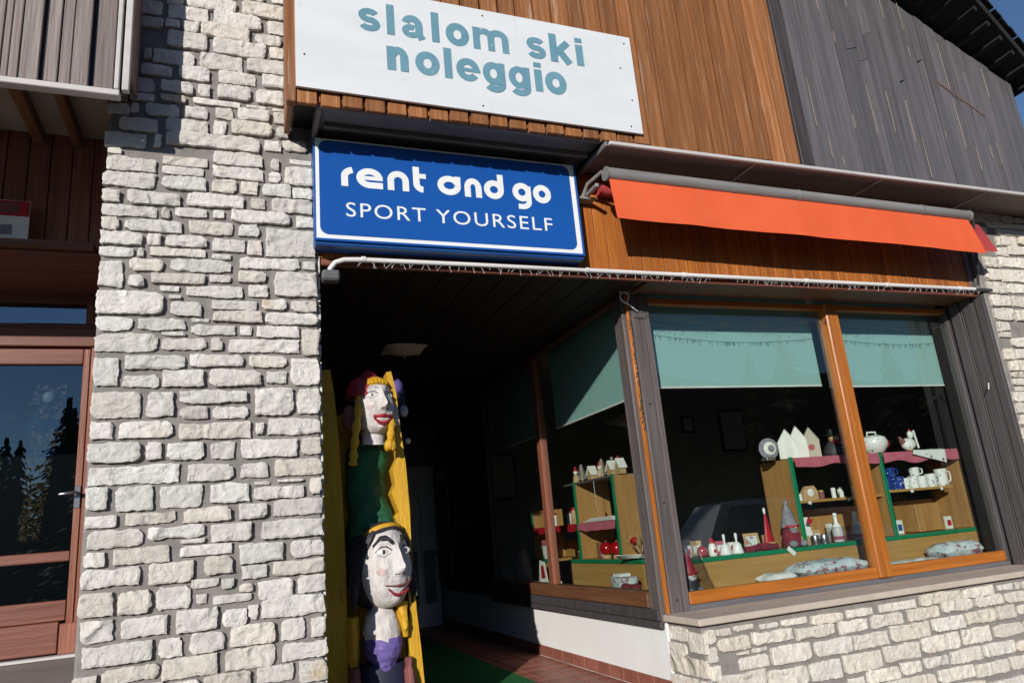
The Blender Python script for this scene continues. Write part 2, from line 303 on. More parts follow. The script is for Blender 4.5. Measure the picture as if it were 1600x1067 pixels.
def thing(name, label, cat, loc=(0, 0, 0), group=None):
    o = bpy.data.objects.new(name, None); COL.objects.link(o); o.location = loc; o['_o'] = tuple(loc); o.empty_display_size = 0.1
    return tag(o, label, cat, group)
def tag(o, label=None, cat=None, group=None, kind=None):
    for k, v in (('label', label), ('category', cat), ('group', group), ('kind', kind)):
        if v: o[k] = v
    return o
def struct(o): o['kind'] = 'structure'; return o
random.seed(7)
R = random.uniform

# ================================================================ setting
def sheet(name, m, x0, x1, y0, y1, z, step=None):
    return struct(MB().add([(x0, y0, z), (x1, y0, z), (x1, y1, z), (x0, y1, z)], [(0, 1, 2, 3)]).build(name, m))
sheet('street', 'asphalt', -400, 400, -400, 400, -0.46)
pav = struct(MB().cbox(-9, 14, -2.3, 7.5, -0.60, -0.34, 0.02).build('pavement', 'landing'))
# entrance floor: grout bed with terracotta tiles
flo = struct(MB().box(0.45, 2.90, -0.40, 6.2, -0.34, 0.022).build('entrance_floor', 'grout')); flo['_o'] = (0, 0, 0)
T = 0.235; y = -0.38; r = 0
while y < 6.1:
    x = 2.885; k = 0
    while x > 2.25:
        MB().cbox(x-T+0.006, x-0.006, y+0.006, y+T-0.006, 0.015, 0.030+R(-0.001, 0.001), 0.003).build('tile', 'tile', flo)
        x -= T; k += 1
    y += T; r += 1
MB().box(0.47, 2.26, -0.40, 6.1, 0.0221, 0.027).build('screed', 'tile', flo)
c = thing('carpet', 'flat green carpet runner on the entrance floor', 'carpet', (1.4, 2.8, 0.03))
mb = MB(); nx, ny = 10, 40
V = [(0.62+(2.32-0.62)*i/nx, -0.36+(6.0+0.36)*j/ny, 0.036+0.002*noise.noise((i*0.7, j*0.5, 1))) for j in range(ny+1) for i in range(nx+1)]
mb.add(V, [(j*(nx+1)+i, j*(nx+1)+i+1, (j+1)*(nx+1)+i+1, (j+1)*(nx+1)+i) for j in range(ny) for i in range(nx)])
mb.build('pile', 'carpet', c)
land = struct(MB().cbox(-6, -0.70, -0.36, 2.6, -0.36, 0.664, 0.012).build('door_landing', 'landing'))

# ================================================================ stone walls
PILLAR_STONES="-749,-477,3516,3603;-742,-667,3617,3658;-442,-192,3577,3637;-162,133,3610,3702;180,235,3603,3681;300,437,3667,3699;-760,-479,3408,3501;-446,-210,3517,3570;-160,140,3519,3603;173,239,3518,3595;266,442,3510,3634;-443,-196,3415,3503;-164,-20,3422,3504;5,102,3420,3503;134,305,3421,3504;315,440,3420,3489;-754,-665,3301,3378;-624,-339,3300,3385;-302,25,3315,3402;64,147,3328,3395;186,439,3315,3406;-749,-466,3219,3289;-436,-395,3220,3284;-365,-185,3238,3296;-154,-87,3243,3294;-49,298,3226,3307;337,444,3216,3291;-751,-656,3129,3198;-627,-327,3127,3201;-285,-42,3132,3218;-4,116,3133,3213;-751,-534,3036,3117;-510,-436,3040,3109;-406,-187,3044,3114;-156,34,3023,3108;49,129,3010,3111;152,455,3015,3193;-752,-575,2960,3014;-553,-524,2967,3022;-490,-186,2979,3030;-155,-45,2971,3006;4,354,2922,2994;374,453,2934,2985;-745,-625,2774,2932;-594,-418,2881,2949;-378,-45,2889,2965;-1,155,2832,2903;205,458,2751,2908;-595,-511,2779,2852;-478,-188,2808,2869;-164,-44,2825,2873;-430,-327,2759,2790;-292,25,2731,2796;55,167,2740,2815;-748,-410,2614,2751;-383,-314,2713,2737;-369,-202,2609,2695;-149,105,2656,2708;130,275,2659,2725;300,455,2653,2724;-142,137,2578,2646;155,461,2568,2640;-745,-561,2516,2597;-534,-289,2525,2590;-258,-159,2573,2597;-257,-15,2495,2559;9,76,2498,2556;106,344,2487,2555;362,465,2374,2539;-409,-287,2489,2513;-744,-432,2391,2498;-409,-173,2405,2474;-150,-86,2403,2479;-50,343,2389,2473;-743,-617,2197,2359;-591,-280,2290,2373;-257,29,2306,2377;61,273,2298,2373;297,465,2194,2353;-593,-416,2187,2257;-398,-181,2189,2284;-152,129,2189,2285;158,272,2203,2275;-743,-503,2017,2162;-471,-334,2017,2161;-306,54,2092,2161;94,312,2010,2174;333,467,2016,2168;-303,-159,2004,2075;-134,61,1999,2067;-739,-629,1903,1995;-601,-335,1902,1995;-304,74,1886,1976;95,147,1898,1974;171,462,1896,1989;-743,-494,1776,1881;-466,-386,1782,1877;-359,-175,1774,1867;-141,-12,1774,1863;22,331,1769,1871;352,463,1777,1873;-736,-294,1654,1755;-256,-14,1653,1746;18,170,1656,1743;206,470,1655,1751;95,178,1612,1635;223,367,1620,1641;397,468,1548,1637;-739,-637,1535,1645;-601,-418,1514,1646;-386,-174,1516,1637;-135,72,1525,1632;95,366,1532,1598;-734,-587,1438,1499;-549,-304,1439,1501;-269,-25,1433,1505;15,167,1432,1512;196,470,1430,1526;-722,-460,1332,1422;-435,-159,1354,1422;-278,-155,1322,1345;-125,85,1320,1412;132,468,1311,1412;-731,-633,1243,1318;-596,-330,1239,1323;-279,-17,1255,1310;21,255,1194,1294;291,470,1201,1292;-736,-465,1137,1230;-427,-209,1124,1237;-157,-16,1152,1244;30,167,1110,1180;196,470,1110,1188;-220,-81,1088,1133;-70,-3,1072,1122;19,93,1043,1089;121,299,992,1093;327,475,1009,1097;-743,-584,999,1117;-562,-404,994,1109;-386,-222,998,1109;-194,-140,1008,1056;-110,87,996,1039;133,472,895,998;-726,-575,879,977;-544,-328,880,973;-288,-84,872,985;-56,60,874,963;71,118,896,971;-22,207,771,877;239,364,773,878;395,474,773,867;-710,-394,761,860;-366,-254,759,856;-216,-51,763,864;-46,205,658,762;244,480,664,752;-617,-362,672,742;-348,-80,653,755;112,303,569,651;327,481,546,652;-142,79,582,652;-298,-168,591,638;-745,-639,669,725;-612,-338,596,653;96,252,477,552;274,481,446,531;-140,63,499,562;-316,-166,519,571;-701,-517,556,637;-496,-331,505,572;-640,-482,4637,4746;-455,-365,4734,4813;-338,-38,4741,4843;-5,274,4749,4860;-447,-211,4639,4739;-179,124,4637,4745;161,274,4633,4731;-606,-470,4537,4613;-461,-373,4561,4621;-363,-265,4548,4625;-251,46,4532,4644;-449,-210,4419,4539;83,254,4538,4614;-174,148,4415,4537;175,276,4440,4525;-636,-604,4282,4360;-576,-532,4304,4373;-522,-285,4287,4389;-250,3,4297,4406;30,277,4310,4416;-640,-604,4177,4250;-594,-412,4192,4265;-370,-192,4191,4287;-140,89,4205,4292;125,276,4213,4307;-635,-507,4067,4154;-470,-288,4086,4164;-258,-190,4078,4162;-142,59,4084,4191;90,262,4084,4182;-643,-504,4000,4050;-471,-327,4020,4065;-285,-7,4026,4068;33,153,4039,4061;193,280,4038,4060;-636,-585,3913,3984;-552,-362,3904,3991;-325,-195,3921,3999;-152,-45,3938,4012;-15,171,3946,4026;202,284,3947,4034;-685,-480,3787,3871;-432,-193,3812,3903;-159,-87,3821,3914;-57,193,3840,3932;220,293,3842,3922;-764,-536,3675,3763;-496,-452,3696,3776;-428,114,3718,3815;145,247,3740,3814;256,411,3756,3831;-11,142,4875,4963;184,270,4880,5011;-588,-368,4815,4911;-342,-39,4866,4964;-748,-647,4047,4133;-744,-651,3979,4031;-756,-643,3891,3960"
BASE_STONES="3005,3125,446,486;3150,3315,459,492;3361,3527,445,479;3553,3769,441,484;3806,4099,416,482;4138,4376,428,480;4447,4814,426,485;4868,5288,424,505;5316,5654,428,501;5720,5882,443,491;5917,6153,437,491;3007,3259,343,432;3284,3619,352,431;3661,3996,342,413;4048,4312,330,409;4347,4660,333,417;4711,5040,334,417;5070,5402,353,429;5435,5737,352,427;5767,6062,348,423;3147,3243,309,329;3270,3393,309,335;3151,3397,215,292;3424,3751,207,323;3796,4132,208,311;4154,4477,209,307;4512,4902,212,325;4937,5264,227,327;5294,5623,239,333;5645,5847,237,336;5878,6136,243,320;3366,3698,63,181;3719,3996,62,182;4024,4379,68,188;4409,4764,88,198;4795,5181,100,209;5218,5526,102,214;5562,5883,110,203;5915,6195,95,191;4040,4179,-18,38;4213,4511,-27,66;4541,4743,-14,71;4774,5023,0,71;5047,5374,-9,84;5407,5747,-7,83;5774,6086,-15,61;2965,3343,111,204;4496,4851,-120,-35;4889,5250,-120,-25;5279,5627,-133,-40;5661,5983,-133,-41;5376,5757,-268,-179;5806,6099,-265,-174;4183,4445,-122,-47;4857,5338,-232,-153;3722,4150,-80,16;2925,3298,1,85;3338,3672,-60,41;4473,4837,-237,-146;5361,5714,-374,-294"
RIGHT_STONES="6488,7000,3866,3993;6459,7020,3746,3858;7007,7322,3854,3983;7346,7597,3874,3974;7029,7202,3764,3844;7211,7367,3771,3827;6818,7393,3698,3756;6930,7396,3628,3688;6960,7178,3519,3613;7195,7489,3536,3619;7014,7415,3424,3518;6842,7330,3288,3390;6835,7335,3136,3261;6853,7314,3025,3115;6872,7258,2882,2993;6862,7262,2741,2851;6571,6732,2638,2729;6570,6716,2579,2628;6706,7028,2484,2572;6558,6688,2368,2471;6711,7014,2375,2463;6588,6879,2260,2358;6584,6904,2199,2250;6573,6936,2128,2186;6591,6969,2073,2113;6534,6879,1974,2063;6681,6779,3633,3691;6882,6938,3509,3602;6840,6989,3400,3488;6632,6814,3274,3376;6600,6810,3142,3253;6581,6836,3011,3122;6577,6845,2883,2991;6571,6838,2744,2862;6524,6896,1874,1963;6522,6966,1755,1853;6521,6919,1639,1745;6514,6982,1503,1626;6507,6929,1389,1492;6500,6934,1257,1377;6489,6878,1128,1246"
RETURN_STONES="-262,-24,407,499;-499,-262,345,477;-215,3,309,393;-429,17,194,312;-424,36,80,181;-423,51,-26,68"

def stone(a0, a1, b0, b1, place, seed, proud, st=0.0105):
    a0 += 0.001; a1 -= 0.001; b0 += 0.0008; b1 -= 0.0008
    w_, h_ = a1-a0, b1-b0
    nx = max(5, min(40, int(w_/st))); nz_ = max(4, min(16, int(h_/st)))
    V = []; sm = 1 if h_ > 0.06 else 0.5
    cuts = [R(-0.6, 1.0) for _ in range(4)]; tx, tz = R(-0.08, 0.08), R(-0.05, 0.09)
    for j in range(nz_+1):
        for i in range(nx+1):
            u, v = i/nx, j/nz_; x = a0 + w_*u; z = b0 + h_*v
            z += sm*(0.009*noise.noise((x*8, seed*3.1, v*0.3)) + 0.006*noise.noise((x*36, seed, v*0.3)) + 0.003*noise.noise((x*110, seed, v)))*(2*v-1)
            x += sm*(0.008*noise.noise((z*12, seed*5.7, 4+u*0.3)) + 0.006*noise.noise((z*48, seed, u)))*(2*u-1)
            cu, cv = abs(2*u-1), abs(2*v-1)
            if cu > 0.8 and cv > 0.6:
                q = cuts[(u > 0.5)*2+(v > 0.5)]
                if q > 0:
                    t = (cu-0.8)/0.2*(cv-0.6)/0.4*q; x -= math.copysign(0.015*t*sm, u-0.5); z -= math.copysign(0.012*t*sm, v-0.5)
            ed = 0 < i < nx and 0 < j < nz_
            n1 = noise.noise((x*5+seed, z*7, seed)); n2 = 1-2*abs(noise.noise((x*11-seed, z*26+x*6, seed*2))); n3 = 1-2*abs(noise.noise((x*30+seed, z*52, seed*3))); n4 = noise.noise((x*85, z*110, seed))
            p = proud*(1.0 if ed else 0.90) + (0.0025*n1 + 0.0050*n2*sm + 0.0040*n3 + 0.0022*n4)*(1 if ed else 0.7) + tx*(u-0.5)*0.05 + tz*(v-0.5)*0.05
            V.append(place(x, z, max(p, proud*0.5)))
    n = nx+1
    F = [(j*n+i, j*n+i+1, (j+1)*n+i+1, (j+1)*n+i) for j in range(nz_) for i in range(nx)]
    ring = [i for i in range(nx)] + [j*n+nx for j in range(nz_)] + [nz_*n+i for i in range(nx, 0, -1)] + [j*n for j in range(nz_, 0, -1)]
    o = len(V); V += [tuple(Vector(V[i])+INW) for i in ring]; L = len(ring)
    F += [(ring[k], o+k, o+(k+1) % L, ring[(k+1) % L]) for k in range(L)]
    return MB().add(V, F)
def lay(txt, parent, place, inw, m, base_proud=0.018, thin=0.010):
    global INW
    INW = Vector(inw); k = 0
    for t in txt.split(';'):
        a0, a1, b0, b1 = (float(q)/1000 for q in t.split(','))
        if a1-a0 < 0.02 or b1-b0 < 0.015: continue
        h = b1-b0; k += 1
        stone(a0, a1, b0, b1, place, R(0, 90), (thin if h < 0.045 else base_proud)+R(-0.006, 0.010)).build('stone', m, parent, smooth=True, angle=22)
# left pillar
P = thing('stone_pillar', 'tall pale limestone pillar left of the entrance, beside the red-brown door', 'pillar', (-0.13, -0.1, -0.1))
mb = MB(); mb.cbox(-0.745, 0.470, -0.40, 0.25, -0.34, 6.4, 0.015); mb.build('mortar_core', 'mortar', P)
lay(PILLAR_STONES, P, lambda a, b, p: (a, -0.40-p, b), (0, 0.035, 0), 'stone')
# stones on the pillar's inner face, seen edge-on
z = -0.05; k = 0
while z < 4.0:
    h = random.choice((0.08, 0.11, 0.14)); yy = -0.385
    while yy < 0.2:
        l = min(R(0.18, 0.4), 0.24-yy)
        INW = Vector((-0.03, 0, 0))
        if l > 0.06: stone(yy, yy+l-0.02, z, z+h-0.02, lambda a, b, p: (0.470+p*0.45, a, b), R(0, 90), 0.024).build('stone', 'stone', P, smooth=True, angle=22)
        yy += l
    z += h
# wall under the window
W = thing('stone_parapet', 'low pale limestone wall with beige sill under the shop window', 'wall', (4.7, -0.2, -0.1))
MB().cbox(2.905, 6.70, -0.42, 0.0, -0.34, 0.520, 0.012).build('mortar_core', 'mortar', W)
lay(BASE_STONES+';2915,2988,408,495;2915,2992,292,388;2915,2998,180,272;2915,3000,70,160', W, lambda a, b, p: (a, -0.42-p, b), (0, 0.035, 0), 'stone2', 0.016, 0.010)
rows = []
for k in range(4):
    x = 2.95+0.1*(k % 2); z = -0.33+k*0.105
    while x < 6.4:
        l = R(0.2, 0.42); zt = z+0.085
        if zt < 0.09-0.115*(x-3.4)/0.9*1.0 or zt < -0.26: rows.append('%d,%d,%d,%d' % (x*1000, (x+l-0.03)*1000, z*1000, zt*1000))
        x += l
if rows: lay(';'.join(rows), W, lambda a, b, p: (a, -0.42-p, b), (0, 0.035, 0), 'stone2', 0.016, 0.010)
lay(RETURN_STONES, W, lambda a, b, p: (2.905-p*0.5, max(a, -0.445), b), (0.03, 0, 0), 'stone2', 0.020)
MB().cbox(2.86, 6.50, -0.47, -0.022, 0.527, 0.572, 0.006).build('sill', 'sill', W)
# right pillar
Q = thing('stone_pillar', 'pale limestone pillar at the right end beyond the grey reveal', 'pillar', (7.4, -0.1, -0.1))
MB().cbox(6.53, 8.3, -0.40, 0.04, -0.34, 3.80, 0.012).build('mortar_core', 'mortar', Q)
lay(RIGHT_STONES, Q, lambda a, b, p: (max(a, 6.535), -0.40-p, b), (0, 0.035, 0), 'stone2', 0.018)
# grey dowel on the reveal
# ================================================================ entrance
E_ = thing('plaster_wall', 'low white plaster wall with terracotta skirting along the entrance', 'wall', (2.95, 3.0, 0.0))
MB().cbox(2.893, 3.02, 0.001, 6.15, 0.0, 0.52, 0.006).build('plaster', 'plaster', E_)
yy = 0.012
while yy < 6.0:
    MB().cbox(2.879, 2.892, yy, yy+T-0.008, 0.032, 0.127, 0.002).build('skirting_tile', 'tile', E_); yy += T
# entrance shell
sh = thing('entrance_hall', 'dark wood-lined entrance passage behind the carved totem', 'passage', (1.7, 3, 0))
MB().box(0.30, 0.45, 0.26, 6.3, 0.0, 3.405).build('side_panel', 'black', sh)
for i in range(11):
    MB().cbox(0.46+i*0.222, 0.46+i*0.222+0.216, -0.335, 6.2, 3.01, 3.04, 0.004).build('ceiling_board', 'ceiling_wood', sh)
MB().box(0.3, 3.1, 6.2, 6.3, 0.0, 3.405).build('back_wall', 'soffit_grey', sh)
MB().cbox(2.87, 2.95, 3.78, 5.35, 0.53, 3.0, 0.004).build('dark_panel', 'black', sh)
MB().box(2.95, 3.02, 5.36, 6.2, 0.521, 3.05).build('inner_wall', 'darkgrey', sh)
d = MB().cbox(2.26, 2.86, 6.13, 6.19, 0.03, 2.35, 0.01).build('door', 'pale_door', sh)
MB().cbox(2.36, 2.52, 6.11, 6.128, 0.35, 1.1, 0.01).build('door_panel', 'soffit_grey', d)
MB().cbox(2.62, 2.78, 6.11, 6.128, 0.35, 1.1, 0.01).build('door_panel', 'soffit_grey', d)
MB().lathe((2.80, 6.08, 1.02), [(0.012, 0), (0.03, 0.01), (0.03, 0.04), (0.01, 0.05)], 12).build('knob', 'silver', d, True)
bl = MB()
for i in range(48): bl.ball((2.60+0.0002*i, 6.09, 0.87+i*0.03), 0.011, seg=8, rings=6)  # white beads stand in for the light through a gap at the door
tag(bl.build('lit_gap_beads', 'white'), 'row of white beads standing in for a lit gap at the back door', 'lit gap')
nb = thing('notice_board', 'dark framed notice board on the entrance wall by the back door', 'board', (2.87, 5.75, 0.7))
MB().cbox(2.845, 2.868, 5.42, 6.10, 0.70, 2.30, 0.006).build('panel', 'soffit_grey', nb)
f = MB()
f.cbox(2.83, 2.844, 5.40, 5.45, 0.68, 2.32, .004).cbox(2.83, 2.844, 6.07, 6.12, 0.68, 2.32, .004).cbox(2.832, 2.843, 5.451, 6.069, 2.27, 2.32, .004).cbox(2.832, 2.843, 5.451, 6.069, 0.68, 0.73, .004)
f.build('frame', 'slate_wood', nb)
for i in range(5): MB().box(2.841, 2.8445, 5.52+i*0.105, 5.58+i*0.105, 2.12, 2.22).build('notice', 'paper', nb)
cl = thing('ceiling_lamp', 'square white glass lamp on the dark entrance ceiling', 'lamp', (1.45, 1.62, 3.0))
m = MB(); n = 12
V = []
for j in range(n+1):
    for i in range(n+1):
        u, v = i/n*2-1, j/n*2-1
        V.append((1.45+0.19*u, 1.60+0.19*v, 2.985-0.075*(1-u*u)*(1-v*v)-0.012*(u*u+v*v)))
m.add(V, [(j*(n+1)+i, j*(n+1)+i+1, (j+1)*(n+1)+i+1, (j+1)*(n+1)+i) for j in range(n) for i in range(n)])
m.build('shade', 'cream', cl, True)
MB().lathe((1.45, 1.60, 2.875), [(0.004, 0), (0.012, 0.012), (0.012, 0.03)], 10).build('finial', 'alu', cl, True)
MB().cbox(1.37, 1.53, 1.52, 1.68, 2.96, 3.008, 0.004).build('mount', 'white', cl)

# ================================================================ shop shell behind the windows
ss = thing('shop_room', 'dim shop interior behind the display shelves', 'room', (6, 4, 0.1))
MB().box(3.03, 12.5, 0.3, 7.2, 0.02, 0.08).build('floor', 'darkgrey', ss)
MB().box(3.03, 12.5, 0.06, 7.2, 3.3, 3.4).build('ceiling', 'darkroom', ss)
MB().box(3.1, 12.5, 7.2, 7.3, 0.0, 3.3).build('back_wall', 'darkroom', ss)
MB().box(12.5, 12.6, 0.0, 7.2, 0.0, 3.3).build('end_wall', 'darkroom', ss)
MB().box(3.03, 3.1, 5.4, 7.2, 0.0, 3.3).build('partition', 'darkroom', ss)
MB().box(0.30, 12.6, -0.29, 7.3, 3.41, 3.6).build('sky_block_slab', 'black', ss)  # unseen slab added to stop sky light leaking into the passage
MB().box(6.505, 12.5, 0.062, 0.10, 0.0, 3.3).build('front_wall', 'black', ss)
# display platform
dp = thing('display_platform', 'low board behind the shop window on which cushions and cloths lie', 'platform', (4.5, 0.2, 0.5))
MB().box(3.05, 6.60, 0.06, 0.385, 0.45, 0.655).build('front_board', 'shelf_h', dp)
MB().box(3.03, 3.285, 0.39, 3.75, 0.45, 0.655).build('side_board', 'shelf_hy', dp)

# ================================================================ main shop window
mw = thing('shop_window', 'large two-pane shop window with orange wood frame facing the street', 'window', (4.75, 0.0, 0.55))
MB().cbox(3.107, 6.452, -0.025, 0.05, 0.612, 0.700, 0.006).build('bottom_rail', 'frame_wood_h', mw)
MB().cbox(3.107, 6.50, -0.020, 0.055, 0.545, 0.610, 0.005).build('threshold_strip', 'slate_wood', mw)
mu = MB().cbox(4.925, 5.065, -0.052, 0.052, 0.614, 2.975, 0.008).build('mullion', 'frame_wood', mw)
MB().cbox(4.952, 4.958, -0.056, -0.0525, 0.62, 2.95, 0.001).build('groove_bead', 'teeth_wood', mu)
MB().cbox(3.107, 4.922, -0.02, 0.05, 2.925, 2.975, 0.005).build('top_rail', 'frame_wood_h', mw)
MB().cbox(5.068, 6.452, -0.02, 0.05, 2.925, 2.975, 0.005).build('top_rail', 'frame_wood_h', mw)
MB().cbox(6.454, 6.498, -0.03, 0.06, 0.612, 3.0, 0.005).build('side_jamb', 'grey_panel', mw)
MB().box(3.108, 4.924, 0.012, 0.016, 0.702, 2.924).build('pane', 'glass', mw)
MB().box(5.066, 6.453, 0.012, 0.016, 0.702, 2.924).build('pane', 'glass', mw)
cp = thing('corner_post', 'weathered grey-brown corner post with orange strip between the two windows', 'post', (2.98, 0.05, 0.5))
MB().cbox(2.935, 3.045, -0.035, 0.05, 0.54, 3.0, 0.008).build('front_board', 'grey_wood', cp)
MB().cbox(3.047, 3.105, -0.022, 0.05, 0.542, 3.0, 0.006).build('front_board', 'grey_wood', cp)
MB().cbox(2.873, 2.935, 0.012, 0.100, 0.50, 3.0, 0.008).build('side_board', 'grey_wood', cp)
MB().cbox(2.884, 2.94, 0.103, 0.175, 0.50, 3.0, 0.006).build('side_board', 'grey_wood', cp)
MB().cbox(2.905, 2.933, -0.018, 0.010, 0.53, 3.0, 0.003).build('orange_strip', 'frame_wood', cp)
for z in (0.66, 1.35, 2.1):
    MB().lathe((2.99, -0.036, z), [(0.006, -0.006), (0.008, 0), (0.006, 0.006)], 8).build('bolt', 'black', cp)
rv = thing('window_reveal', 'dark grey board-lined reveal at the right of the shop window', 'panel', (6.5, -0.2, 0.55))
yy = -0.395
for i, wd in enumerate((0.085, 0.02, 0.012, 0.10, 0.012, 0.02, 0.10)):
    MB().cbox(6.488 if wd > 0.05 else 6.497, 6.530, yy, yy+wd-0.003, 0.55, 3.0, 0.003).build('board', 'grey_panel', rv); yy += wd
hk = thing('peg', 'small white peg sticking out of the grey reveal', 'peg', (6.487, -0.25, 2.2))
MB().tube([(6.487, -0.25, 2.18), (6.40, -0.30, 2.12)], 0.006).build('pin', 'white', hk, True)

# side window along the entrance
sw = thing('side_window', 'shaded wood-framed display window along the entrance passage', 'window', (2.92, 2.0, 0.5))
MB().cbox(2.868, 3.0, 0.177, 3.75, 0.605, 0.715, 0.006).build('bottom_rail', 'brown_rail', sw)
MB().cbox(2.850, 3.0, 0.02, 3.75, 0.525, 0.602, 0.006).build('threshold_strip', 'grey_panel', sw)
MB().cbox(2.842, 2.872, -0.01, 3.75, 0.478, 0.523, 0.006).build('drip_board', 'grey_panel', sw)
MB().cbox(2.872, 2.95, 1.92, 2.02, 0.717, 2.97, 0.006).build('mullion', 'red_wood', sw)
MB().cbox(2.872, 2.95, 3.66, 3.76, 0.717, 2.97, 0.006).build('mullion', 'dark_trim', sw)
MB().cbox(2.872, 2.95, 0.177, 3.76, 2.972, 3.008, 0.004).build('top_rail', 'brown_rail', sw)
MB().box(2.908, 2.912, 0.178, 1.919, 0.716, 2.971).build('pane', 'glass', sw)
MB().box(2.908, 2.912, 2.021, 3.659, 0.716, 2.971).build('pane', 'glass', sw)

# roller blinds
def blind(label, kind, a0, a1, c, z0, z1):
    if kind == 'x':
        t = thing('roller_blind', label, 'blind', ((a0+a1)/2, c, z0), 'sea-green roller blinds')
        MB().box(a0, a1, c, c+0.003, z0, z1).build('cloth', 'blind', t); MB().cbox(a0, a1, c-0.006, c+0.010, z0-0.018, z0-0.001, 0.003).build('bottom_bar', 'blind_bar', t)
        MB().tube([(a0, c+0.03, z1), (a1, c+0.03, z1)], 0.028, 10).build('roller', 'blind_bar', t, True)
    else:
        t = thing('roller_blind', label, 'blind', (c, (a0+a1)/2, z0), 'sea-green roller blinds')
        MB().box(c, c+0.003, a0, a1, z0, z1).build('cloth', 'blind', t); MB().cbox(c-0.006, c+0.010, a0, a1, z0-0.018, z0-0.001, 0.003).build('bottom_bar', 'blind_bar', t)
        MB().tube([(c+0.03, a0, z1), (c+0.03, a1, z1)], 0.028, 10).build('roller', 'blind_bar', t, True)
blind('half-lowered sea-green blind in the left pane of the large shop window', 'x', 3.13, 4.96, 0.20, 2.285, 3.15)
blind('half-lowered sea-green blind in the right pane of the large shop window', 'x', 5.05, 6.50, 0.20, 2.272, 3.15)
blind('sea-green blind with diagonal shadow in the side window nearest the post', 'y', 0.20, 1.86, 3.04, 2.225, 3.12)
blind('dark sea-green blind deep in the shaded end of the side window', 'y', 2.10, 3.62, 3.04, 2.235, 3.12)

# ================================================================ fascia, soffit, pipe
fa = thing('wood_fascia', 'varnished plank fascia above the shop window, under the orange awning', 'fascia', (4.4, -0.36, 3.03))
x = 0.49; 
while x < 6.43:
    wd = 0.096; MB().cbox(x, min(x+wd-0.004, 6.46), -0.372-R(0, 0.003), -0.345, 3.035, 3.84, 0.004).build('plank', 'fascia_wood', fa); x += wd
MB().cbox(6.40, 6.465, -0.385, -0.375, 3.04, 3.70, 0.003).build('end_board', 'grey_wood', fa)
MB().cbox(2.95, 6.50, -0.365, -0.03, 3.003, 3.028, 0.004).build('soffit_board', 'brown_rail', fa)
MB().cbox(0.49, 6.50, -0.372, -0.338, 2.985, 3.030, 0.004).build('lower_batten', 'red_wood_h', fa)
MB().box(0.46, 8.2, -0.34, -0.30, 3.05, 3.9).build('backing', 'black', fa)
pp = thing('conduit_pipe', 'thin white pipe running along the bottom of the wood fascia', 'pipe', (3.5, -0.41, 3.04))
pts = [(0.535, -0.39, 2.90), (0.545, -0.405, 2.95), (0.575, -0.41, 2.99), (0.63, -0.41, 3.012), (0.72, -0.41, 3.018)] + [(x, -0.41, 3.020+0.02*x/6) for x in (1.5, 2.5, 3.5, 4.5, 5.5, 6.46)]
MB().tube(pts, 0.017, 12).build('tube', 'pipe', pp, True)
for x in (0.74, 2.36, 3.2, 4.4, 5.3, 6.2): MB().tube([(x, -0.41, 3.020+0.02*x/6), (x+0.03, -0.41, 3.020+0.02*(x+.03)/6)], 0.022, 12).build('clip', 'pipe', pp, True)
MB().cbox(6.40, 6.62, -0.43, -0.405, 3.02, 3.05, 0.004).build('end_bracket', 'darkgrey', pp)
MB().cbox(0.49, 0.60, -0.45, -0.36, 2.86, 2.93, 0.012).build('junction_box', 'slate_wood', pp)
fl = thing('fairy_lights', 'icicle fairy light string hanging from the white pipe', 'fairy lights', (3.5, -0.42, 3.0))
pts = [(x/100, -0.432, 2.995+0.02*x/600+0.008*noise.noise((x*0.021, 3, 0))) for x in range(70, 655, 5)]
MB().tube(pts, 0.0016, 5).build('cable', 'cable_dark', fl)
ic = MB()
x = 0.72
while x < 6.5:
    if noise.noise((x*2.1, 9, 1)) > -0.28:
        l = R(0.012, 0.045); a = R(-0.8, 0.5); z = 2.993+0.02*x/6
        ic.tube([(x, -0.432, z), (x+a*l, -0.434, z-l*0.6), (x+a*l*1.6, -0.43, z-l)], [0.0011, 0.0014, 0.0022], 5)
    x += R(0.015, 0.075)
tag(ic.build('bulb_strands', 'led', fl), kind='stuff')
f2 = thing('fairy_lights', 'dark fairy light wire sagging in front of the sea-green blinds', 'fairy lights', (4.7, -0.06, 2.7))
pts = [(3.05+i*0.05, -0.045, 2.83-0.055*math.sin(math.pi*((i*0.05) % 1.85)/1.85)-0.01) for i in range(68)]
MB().tube(pts, 0.0022, 5).build('cable', 'cable_dark', f2)
ic = MB()
for i in range(130):
    x = R(3.06, 6.35); u = ((x-3.05) % 1.85)/1.85; z = 2.82-0.055*math.sin(math.pi*u); l = R(0.02, 0.045)
    ic.tube([(x, -0.045, z), (x+R(-.01, .012), -0.045, z-l)], 0.0018, 4)
tag(ic.build('bulb_strands', 'cable_dark', f2), kind='stuff')
f3 = thing('fairy_lights', 'dark fairy light wire wound down the corner post', 'fairy lights', (2.93, -0.03, 1.8))
pts = [(2.923+0.012*noise.noise((z*7, 0, 2)), -0.026, z) for z in [1.9+i*0.03 for i in range(33)]]
pts += [(2.95, -0.04, 2.80), (3.0, -0.043, 2.79), (3.05, -0.045, 2.80)]
MB().tube(pts, 0.003, 5).build('cable', 'cable_dark', f3)
ic = MB()
for i in range(60):
    z = R(1.9, 2.8); ic.tube([(2.923, -0.024, z), (2.923+R(-.03, .018), -0.03, z-R(.005, .03))], 0.002, 4)
tag(ic.build('bulb_strands', 'cable_dark', f3), kind='stuff')
cb = thing('looped_cable', 'white cable looped once at the top of the corner post', 'cable', (2.87, -0.06, 2.95))
